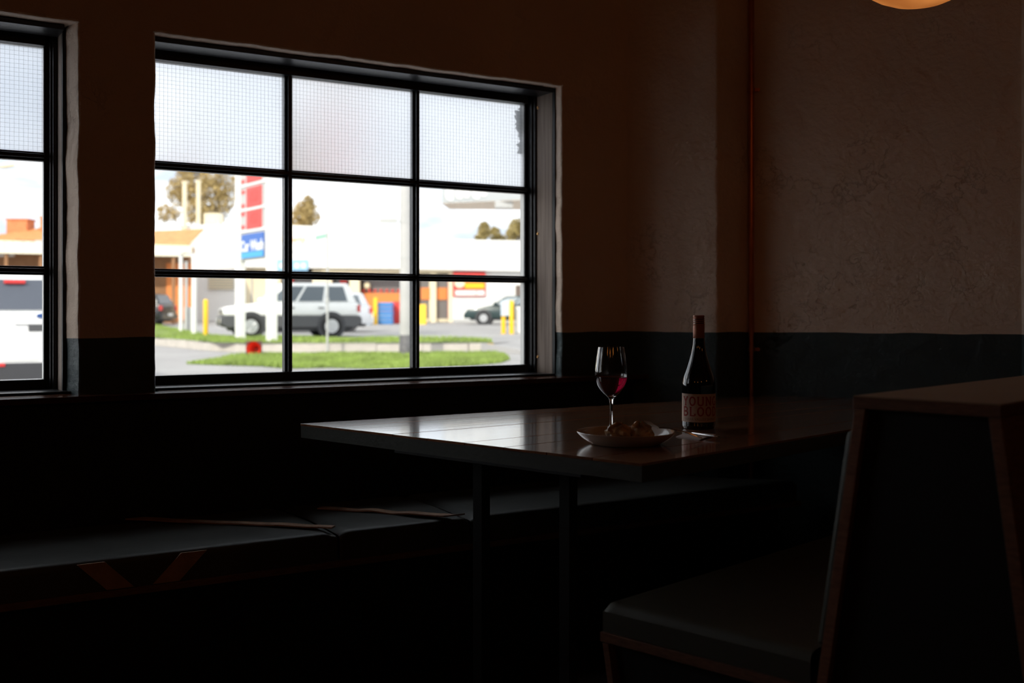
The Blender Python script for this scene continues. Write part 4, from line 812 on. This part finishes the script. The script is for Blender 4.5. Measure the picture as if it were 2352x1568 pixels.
# roof in courses of tiles
e0, e1 = hz_(551), hz_(478); yr0, yr1 = YH + .3, YH + 5.2; nC = 15
for k in range(nC):
    t0, t1 = k / nC, (k + 1) / nC; z0, z1 = e0 + (e1 - e0) * t0, e0 + (e1 - e0) * t1; ya, yb_ = yr0 + (yr1 - yr0) * t0, yr0 + (yr1 - yr0) * t1
    xl = lambda t: hx_(-75) + (hx_(150) - hx_(-75)) * t; xr = lambda t: hx_(330) + (hx_(250) - hx_(330)) * t
    m = MB(); m.extr([(xl(t0), ya, z0), (xr(t0), ya, z0), (xr(t0), ya, z0 + .07), (xl(t0), ya, z0 + .07)], [(xl(t1), yb_ + .05, z1), (xr(t1), yb_ + .05, z1), (xr(t1), yb_ + .05, z1 + .03), (xl(t1), yb_ + .05, z1 + .03)]); m.build('tile_course', M['tile'], hs)
m = MB(); m.extr([(hx_(290), YH + .3, hz_(563)), (hx_(427), YH + .3, hz_(566)), (hx_(427), YH + 3, hz_(514)), (hx_(290), YH + 3, hz_(520))], [(hx_(290), YH + .35, hz_(561)), (hx_(427), YH + .35, hz_(564)), (hx_(427), YH + 3.2, hz_(514)), (hx_(290), YH + 3.2, hz_(520))]); m.build('side_roof', M['tile'], hs)
for a, b_, t_, bt_ in ((-30, 19, 496, 560), (50, 73, 490, 520)):
    ch_ = MB().box(hx_(a), hx_(b_), YH + 2.0, YH + 2.9, hz_(bt_), hz_(t_)).build('chimney', M['brick'], hs); MB().box(hx_(a) - .06, hx_(b_) + .06, YH + 1.94, YH + 2.96, hz_(t_), hz_(t_ - 2.5)).build('chimney_cap', M['brick'], ch_)
for px_ in (10, 90, 395): MB().box(hx_(px_) - .07, hx_(px_) + .07, YH + .16, YH + .30, gH - .1, hz_(580)).build('verandah_post', M['brown'], hs)
MB().box(hx_(350), hx_(412), YH + 2.1, YH + 2.19, hz_(735), hz_(600)).build('orange_shutter', M['orange'], hs)
MB().box(hx_(-40), hx_(6), YH + 1.2, YH + 1.25, hz_(586), hz_(581)).build('strip_light', M['white'], hs)
# ================================================================== STREET THINGS
pyl = np.array([(552 - CX) * 30.4 / F, 30.4]); pyr = np.array([(624 - CX) * 28.5 / F, 28.5]); pdv = pyr - pyl; pL = np.linalg.norm(pdv); pdv /= pL; pnv = np.array([pdv[1], -pdv[0]])
def onp(px, py, off_=0.):
    o_ = pyl + pnv * off_; r_ = np.array([(px - CX) / F, 1.]); t, s_ = np.linalg.solve(np.array([[r_[0], -pdv[0]], [r_[1], -pdv[1]]]), o_); return s_, EZ + (HY - py) * t / F
pg = thing('pylon_sign', 'tall white fuel price sign on two posts with red price panels', 'sign', (*((pyl + pyr) / 2), EZ - .8))
def pbox(name, s0, s1, z0, z1, n0, n1, mt, par=pg, bev=0.):
    c = [pyl + pdv * s0 + pnv * n0, pyl + pdv * s1 + pnv * n0, pyl + pdv * s1 + pnv * n1, pyl + pdv * s0 + pnv * n1]; m = MB(); m.hexa([(*p, z0) for p in c] + [(*p, z1) for p in c]); return m.build(name, mt, par, bevel=bev)
zp = EZ - .82; top = 7.6
pbox('post', -.17, .17, zp, top, -.10, .10, M['white'], bev=.03); pbox('post', pL - .17, pL + .17, zp, top, -.10, .10, M['white'], bev=.03)
s0, _ = onp(554, 500); s1, _ = onp(604, 500); zb_ = onp(580, 596)[1]
bd = pbox('board', .17, pL - .17, zb_, top, -.06, .06, M['greyp'])
sa = lambda px: onp(px, 500, .07)[0]; za = lambda px, py: onp(px, py, .07)[1]
zr_ = [(za(585, 474), za(585, 428)), (za(585, 524), za(585, 480)), (za(585, 417), za(585, 372)), (za(585, 362), za(585, 318))]
for z0, z1 in zr_:
    q_ = pbox('price_panel', sa(567), sa(601), z0, z1, .061, .085, M['redp'], bd)
    m = MB(); cpt = (pyl + pdv * (sa(567) + sa(601)) / 2 + pnv * .086); place_text(m, '153', (z1 - z0) * .8, (*cpt, (z0 + z1) / 2), (*pdv, 0), (0, 0, 1), .004); m.build('price_digits', mat('dim_red', (.42, .05, .04), .5), q_)
    for zc in (z0 + .08, z1 - .08): pbox('fuel_tag', sa(554.5), sa(561.5), zc - .05, zc + .05, .061, .075, M['redp'], bd)
    pbox('row_divider', .17, pL - .17, z0 - .075, z0 - .015, .061, .09, M['white'], bd)
cz0, cz1 = za(582, 591), za(582, 536); cw = pbox('car_wash_panel', sa(557), sa(607), cz0, cz1, .061, .10, M['dblue'], bd)
pbox('panel_band', sa(557), sa(607), cz0, cz0 + (cz1 - cz0) * .24, .101, .106, M['sblue'], cw)
m = MB(); cpt = pyl + pdv * (sa(557) + sa(607)) / 2 + pnv * .103; place_text(m, 'Car Wash', .40, (*cpt, cz0 + (cz1 - cz0) * .48), (*pdv, 0), (0, 0, 1), .004, .012)
m.v = [tuple(v) for v in m.v]; m.build('lettering', M['white'], cw)
# utility pole
Yp = 25.6; xp = (931.5 - CX) * Yp / F; zp0 = EZ + hl(Yp)
up_ = thing('utility_pole', 'thick grey street pole with dark base sleeve', 'pole', (xp, Yp, zp0))
pz = lambda py: EZ + (HY - py) * Yp / F
MB().tube([(xp, Yp, zp0 - .05), (xp, Yp, zp0 + 4), (xp, Yp, 8.6)], [.138, .134, .12], 20).build('shaft', mat('grey_pole_paint', (.47, .46, .45), .5, var=.08, vscale=2), up_, smooth=True)
MB().lathe([(.150, pz(812) - zp0), (.152, pz(790) - zp0), (.145, pz(789) - zp0), (.149, pz(771) - zp0), (.139, pz(769) - zp0)], (xp, Yp, zp0), 20).build('base_sleeve', mat('dark_grey_band', (.13, .125, .13), .6, var=.3, vscale=10), up_, smooth=True)
MB().box(xp - .62, xp - .20, Yp - .03, Yp - .015, pz(513), pz(501)).build('name_plate', M['greyp'], up_); MB().tube([(xp - .2, Yp - .022, pz(507)), (xp, Yp - .1, pz(507))], .02, 8).build('bracket', M['greyp'], up_)
for py_ in (509, 592): MB().disc((xp, Yp, pz(py_)), (0, 0, 1), .142, .035, 20).build('band', M['greyp'], up_)
# street-name post
Yn = 26.2; xn = (752 - CX) * Yn / F; zn = EZ + hl(Yn); nz_ = lambda py: EZ + (HY - py) * Yn / F
sp = thing('street_name_post', 'thin grey post with small pale green street name plate', 'sign post', (xn, Yn, zn))
MB().tube([(xn, Yn, zn - .05), (xn, Yn, nz_(533))], .028, 12).build('post', M['greyp'], sp, smooth=True); MB().disc((xn, Yn, nz_(690)), (0, 0, 1), .045, .12, 12).build('clamp', M['greyp'], sp)
m = MB(); vv = [((718 - CX) * Yn / F, Yn + .35, nz_(549.5)), (xn, Yn, nz_(546)), (xn, Yn, nz_(535)), ((718 - CX) * Yn / F, Yn + .35, nz_(538.5))]; m.extr(vv, [(x, y + .02, z) for x, y, z in vv]); m.build('name_plate', M['green'], sp)
# white pipe hoop and bollards
def bollard(px, pyt, pyb, Y, r, label, mt=M['yellow'], sign=None):
    x = (px - CX) * Y / F; z0 = EZ + hu(Y) - .03; z1 = EZ + (HY - pyt) * Y / F; b_ = thing('bollard', label, 'bollard', (x, Y, z0), group='yellow steel bollards')
    MB().tube([(x, Y, z0), (x, Y, z1 - r * .6), (x, Y, z1 - r * .2), (x, Y, z1)], [r, r, r * .8, r * .3], 14).build('post', mt, b_, smooth=True)
    MB().disc((x, Y, z0 + .035), (0, 0, 1), r * 1.5, .02, 14).build('base_flange', mt, b_)
    if sign: MB().box(x - sign[0], x + sign[1], Y - r - .06, Y - r - .01, EZ + (HY - sign[3]) * Y / F, EZ + (HY - sign[2]) * Y / F).build('notice', M['pale_blue'], b_)
bollard(472.5, 687, 772, 34.5, .075, 'yellow bollard standing in front of the white shop end')
bollard(1156.5, 694, 768, 37.5, .075, 'yellow bollard with a white notice box near the green car', sign=(.09, .2, 690, 725))
bollard(1175, 690, 768, 37.2, .078, 'yellow bollard right of the one with the notice box')
bollard(862.5, 683, 741, 52.9, .10, 'yellow bollard beside the blue crates at the shop')
hp_ = thing('pipe_hoop', 'pair of white posts joined by a curved top rail', 'rail', (*P(432, 770, 36.)[:2], EZ + hu(36)))
pa = np.array(P(415.5, 585, 40.)); pb = np.array(P(446, 585, 36.)); za_ = EZ + hu(40) - .03
MB().tube([(pa[0], pa[1], za_), (pa[0], pa[1], pa[2])], .068, 12).build('post', M['white'], hp_, smooth=True); MB().tube([(pb[0], pb[1], za_), (pb[0], pb[1], pb[2])], .085, 12).build('post', M['white'], hp_, smooth=True)
MB().tube([tuple(pa + (pb - pa) * t + np.array([0, 0, .08 * math.sin(PI * t)])) for t in np.linspace(0, 1, 9)], .04, 8).build('top_rail', M['greyp'], hp_, smooth=True)
g_ = P(428, 600, 41.); MB().tube([(g_[0], g_[1], za_), g_], .055, 10).build('post', M['greyp'], hp_, smooth=True)
m = MB(); m.box(*sorted((P(421, 0, 41)[0], P(438, 0, 41)[0])), 41.1, 41.3, za_, P(0, 705, 41)[2]); m.build('meter_box', M['greyp'], hp_)
# traffic cone on its side
cy_ = 25.2; cx_ = (585 - CX) * cy_ / F; cz_ = EZ + hl(cy_) + .02
cn = thing('traffic_cone', 'orange red traffic cone lying on its side on the grass', 'cone', (cx_, cy_, cz_))
M['cone'] = mat('cone_orange', (.90, .11, .06), .5)
ax = Vector((-.10, .95, -.06)).normalized(); c0 = Vector((cx_, cy_ - .1, cz_ + .168)); m = MB(); m.tube([c0, c0 + ax * .60], [.175, .035], 24, cap=False); m.tube([c0 + ax * .003, c0 + ax * .59], [.160, .028], 24, cap=False); m.disc(c0 + ax * .50, ax, .05, .004, 24); m.build('shell', M['cone'], cn, smooth=True, fix=False)
m = MB(); sq = ax.cross(Vector((0, 0, 1))).normalized(); uq = sq.cross(ax).normalized(); rg = []
for k in range(4): a = PI / 4 + PI / 2 * k; rg.append(c0 + (sq * math.cos(a) + uq * math.sin(a)) * .275)
inn = [c0 + (sq * math.cos(2 * PI * k / 24) + uq * math.sin(2 * PI * k / 24)) * .158 for k in range(24)]
oo = []
for k in range(24):
    a = 2 * PI * k / 24; s_ = .182 / max(abs(math.cos(a)), abs(math.sin(a))); oo.append(c0 + (sq * math.cos(a) + uq * math.sin(a)) * s_)
for off_ in (0, 1): m.add([p + ax * (.03 * off_ + .035) for p in inn + oo], [(k, (k + 1) % 24, 24 + (k + 1) % 24, 24 + k) for k in range(24)])
m.add([p + ax * .035 for p in oo] + [p + ax * .065 for p in oo], [(k, (k + 1) % 24, 24 + (k + 1) % 24, 24 + k) for k in range(24)])
m.build('base_flange', mat('cone_base', (.10, .05, .045), .7), cn, fix=False)
# goods outside the shop
def crate(px0, px1, py0, py1, Y, mt, name, label, cat, parts=0):
    x0, x1 = (px0 - CX) * Y / F, (px1 - CX) * Y / F; z1 = EZ + (HY - py0) * Y / F; z0 = EZ + hu(Y); r_ = thing(name, label, cat, ((x0 + x1) / 2, Y, z0)); n = max(1, parts)
    for k in range(n): MB().box(x0 + .02 * (k % 2), x1 - .015 * (k % 2), Y - .4, Y + .4, z0 + (z1 - z0) * k / n, z0 + (z1 - z0) * (k + .94) / n).build('crate' if n > 1 else 'body', mt, r_, bevel=.02)
    return r_, (x0, x1, z0, z1)
crate(869, 903, 694, 741, 53.5, M['bluec'], 'crate_stack', 'stack of blue crates outside the shop window', 'crates', 5)
r_, g4 = crate(904, 922, 689, 740, 54.5, M['redp'], 'ice_freezer', 'red freezer cabinet right of the blue crates', 'freezer'); MB().box(g4[0] + .03, g4[1] - .03, 54.08, 54.10, g4[2] + .2, g4[3] - .12).build('door', M['redp'], r_)
r_, g4 = crate(836, 852, 706, 742, 52.0, M['pale_blue'], 'gas_cabinet', 'pale blue cabinet left of the yellow bollard at the shop', 'cabinet'); MB().box(g4[0] + .03, g4[1] - .03, 51.58, 51.60, g4[2] + .1, g4[3] - .08).build('door', M['pale_blue'], r_)
r_, g4 = crate(1184, 1204, 700, 765, 38., M['white'], 'pump_cabinet', 'white service cabinet beside the twin yellow bollards', 'cabinet'); MB().box(g4[0] - .01, g4[1] + .01, 37.55, 38.45, g4[2] - .02, g4[2] + .05).build('plinth', M['greyp'], r_)
r_ = thing('sandwich_board', 'yellow sandwich board standing by the shop door', 'sign', (*P(970, 740, 53)[:2], EZ + hu(53)))
x0, x1 = P(963, 0, 53)[0], P(979, 0, 53)[0]; z0 = EZ + hu(53)
for sgn in (-1, 1):
    vv = [(x0, 53 + sgn * .28, z0), (x1, 53 + sgn * .28, z0), (x1, 53 + sgn * .03, z0 + .98), (x0, 53 + sgn * .03, z0 + .98)]; bb_ = MB().extr(vv, [(x, y + .02, z) for x, y, z in vv]).build('panel', M['yellow'], r_)
    if sgn < 0: MB().extr([(x0 + .05, 52.86, z0 + .34), (x1 - .05, 52.86, z0 + .34), (x1 - .05, 52.93, z0 + .66), (x0 + .05, 52.93, z0 + .66)], [(x0 + .05, 52.85, z0 + .34), (x1 - .05, 52.85, z0 + .34), (x1 - .05, 52.92, z0 + .66), (x0 + .05, 52.92, z0 + .66)]).build('poster', M['white'], bb_)
# canopy sign high at the right, carried on a post hidden behind the window frame
YC = 44.; cX = lambda px: (px - CX) * YC / F; cZ = lambda py: EZ + (HY - py) * YC / F
cn_ = thing('forecourt_canopy', 'edge of the pale forecourt canopy with white letters high at right', 'canopy', (cX(1290), YC, EZ + hu(YC)))
m = MB(); m.extr([(cX(1015), YC, cZ(468)), (cX(1420), YC - 3, cZ(468)), (cX(1420), YC - 3, cZ(380)), (cX(1015), YC, cZ(380))], [(cX(1015), YC + .2, cZ(468)), (cX(1420), YC - 2.8, cZ(468)), (cX(1420), YC - 2.8, cZ(380)), (cX(1015), YC + .2, cZ(380))]); fb = m.build('fascia', mat('grey_canopy_edge', (.42, .44, .45), .6), cn_)
m = MB(); m.extr([(cX(1015), YC, cZ(468)), (cX(1420), YC - 3, cZ(468)), (cX(1420), YC + 1.5, cZ(476)), (cX(1025), YC + 2.2, cZ(469))], [(cX(1015), YC, cZ(466)), (cX(1420), YC - 3, cZ(466)), (cX(1420), YC + 1.5, cZ(474)), (cX(1025), YC + 2.2, cZ(467))]); m.build('soffit', M['peach'], cn_)
MB().box(cX(1138), cX(1178), YC - 1.0, YC - .4, cZ(482), cZ(467)).build('light_box', M['greyp'], cn_)
for px_, rr_ in ((1035, .32), (1057, .26), (1073, .22), (1096, .30), (1112, .2)):
    m = MB(); ycc = YC - 3 * (px_ - 1015) / 405; m.disc((cX(px_), ycc - .03, cZ(446)), (0, 1, 0), rr_ * .62, .04, 20); m.v = [(x, y, (z - cZ(446)) * 1.45 + cZ(446)) for x, y, z in m.v]; m.build('white_letter_shape', M['white'], fb)
for px_ in (1290, 1400): MB().box(cX(px_) - .15, cX(px_) + .15, YC - .6, YC - .3, EZ + hu(YC), cZ(470)).build('column', M['white'], cn_)
# street lamp arm at the far left
Yl = 30.; sl = thing('street_lamp', 'cream street lamp head high over the tiled house', 'street lamp', ((-60 - CX) * Yl / F, Yl, EZ - 1.0))
a_ = P(-60, 385, Yl); MB().tube([(a_[0], a_[1], EZ - 1.05), (a_[0], a_[1], a_[2] + .02)], .06, 12).build('post', M['greyp'], sl, smooth=True)
MB().tube([a_, P(-10, 382, Yl), P(12, 380.5, Yl)], .035, 8).build('arm', M['cream'], sl, smooth=True); b0 = P(0, 382, Yl); b1_ = P(34, 379, Yl); MB().tube([b0, P(10, 381, Yl), P(28, 379, Yl), b1_], [.05, .075, .06, .03], 12).build('lamp_head', M['cream'], sl, smooth=True)
# ================================================================== TREES
M['leaf'] = mat('olive_gold_leaves', (.44, .32, .13), .7, var=.35, vscale=.8); M['leaf2'] = mat('dull_green_leaves', (.33, .26, .10), .7, var=.35, vscale=.8); M['bark'] = mat('grey_bark', (.28, .24, .20), .9); M['ivy'] = mat('ivy_leaves', (.03, .05, .022), .5)
def tree(label, px, Y, pybase, blobs, n, mt, seed, lsz=.22):
    rnd = random.Random(seed); x = (px - CX) * Y / F; zg = EZ + hu(Y) - .1; t = thing('broadleaf_tree', label, 'tree', (x, Y, zg), group='trees behind the shop')
    m = MB(); zc = EZ + (HY - blobs[0][1]) * Y / F; m.tube([(x, Y, zg), (x + .1, Y, zg + (zc - zg) * .5), (x, Y, zc)], [.3, .22, .1], 10)
    for bx_, by_, rx, rz in blobs: m.tube([(x, Y, zg + (zc - zg) * .55), ((bx_ - CX) * Y / F, Y, EZ + (HY - by_) * Y / F)], [.12, .04], 6)
    m.build('trunk', M['bark'], t, smooth=True); V, Fc = [], []
    for bx_, by_, rx, rz in blobs:
        c = np.array([(bx_ - CX) * Y / F, Y, EZ + (HY - by_) * Y / F]); rx_, rz_ = rx * Y / F, rz * Y / F
        for _ in range(int(1.6 * n * rx * rz / sum(b[2] * b[3] for b in blobs))):
            d = np.array([rnd.gauss(0, 1) for _ in range(3)]); d /= np.linalg.norm(d); rad = rnd.random() ** .45
            if noise.noise((d[0] * 2.2 * rad + seed, d[1] * 2.2 * rad, d[2] * 2.2 * rad + bx_)) < -.12: continue
            p = c + d * rad * np.array([rx_, rx_, rz_]); u = np.array([rnd.gauss(0, 1) for _ in range(3)]); u /= np.linalg.norm(u); v_ = np.cross(u, [rnd.gauss(0, 1) for _ in range(3)]); v_ /= np.linalg.norm(v_); s_ = lsz * rnd.uniform(.5, 1.2); k = len(V)
            V += [p - u * s_ / 2, p + v_ * s_ / 3, p + u * s_ / 2, p - v_ * s_ / 3]; Fc.append((k, k + 1, k + 2, k + 3))
    m = MB(); m.v = [tuple(map(float, p)) for p in V]; m.f = Fc; m.build('foliage', mt, t, fix=False, kind='stuff')
tree('large olive gold tree left of the fuel price sign', 458, 82, 0, [(460, 425, 62, 52), (412, 440, 34, 36), (515, 440, 40, 46), (470, 485, 60, 34), (385, 490, 28, 22), (440, 380, 40, 30)], 9000, M['leaf'], 3)
tree('small pointed golden tree rising behind the white shop roof', 704, 88, 0, [(703, 492, 34, 34), (708, 470, 16, 22), (690, 515, 30, 20)], 3200, M['leaf'], 5)
tree('rounded olive tree behind the shop, leftmost of the three at right', 1112, 90, 0, [(1112, 530, 15, 22), (1103, 546, 14, 12)], 1700, M['leaf2'], 7)
tree('small rounded olive tree, middle of the three behind the shop', 1140, 92, 0, [(1137, 538, 14, 18), (1150, 548, 12, 10)], 1500, M['leaf2'], 8)
tree('taller olive tree behind the shop next to the window frame', 1190, 88, 0, [(1190, 526, 24, 26), (1175, 540, 16, 18), (1215, 520, 26, 30)], 3000, M['leaf2'], 9)
# ivy sprig on the outer face of the window opening
iv = thing('ivy_sprig', 'dark leafy sprig against the top right frosted pane', 'plant', wp(1.934, .236, 1.66))
stem = [wp(1.918 - .004 * math.sin(k * .9), .226 + .0015 * math.sin(k), 1.66 + .018 * k) for k in range(11)]
MB().tube(stem, .0015, 6).build('stem', M['ivy'], iv)
rnd = random.Random(4)
for k in range(30):
    b0 = Vector(stem[min(10, k // 3 + 1)]); d = Vector((-D1[0], -D1[1], 0)) * rnd.uniform(.5, 1) + Vector((0, 0, rnd.uniform(-.8, .6))) + Vector((NO[0], NO[1], 0)) * rnd.uniform(-.03, .12); d.normalize(); L_ = rnd.uniform(.020, .036) * (1.25 if 3 < k // 3 < 9 else .8); sd = d.cross(Vector((NO[0], NO[1], .2))).normalized()
    nn_ = d.cross(sd) * .003
    m = MB(); m.add([b0, b0 + d * L_ * .45 + sd * L_ * .42 + nn_, b0 + d * L_ * .8 + sd * L_ * .2, b0 + d * L_ * 1.1, b0 + d * L_ * .8 - sd * L_ * .2, b0 + d * L_ * .45 - sd * L_ * .42 + nn_, b0 + d * L_ * .5 - nn_], [(0, 1, 6), (1, 2, 6), (2, 3, 6), (3, 4, 6), (4, 5, 6), (5, 0, 6)]); m.build('leaf', M['ivy'], iv, fix=False)
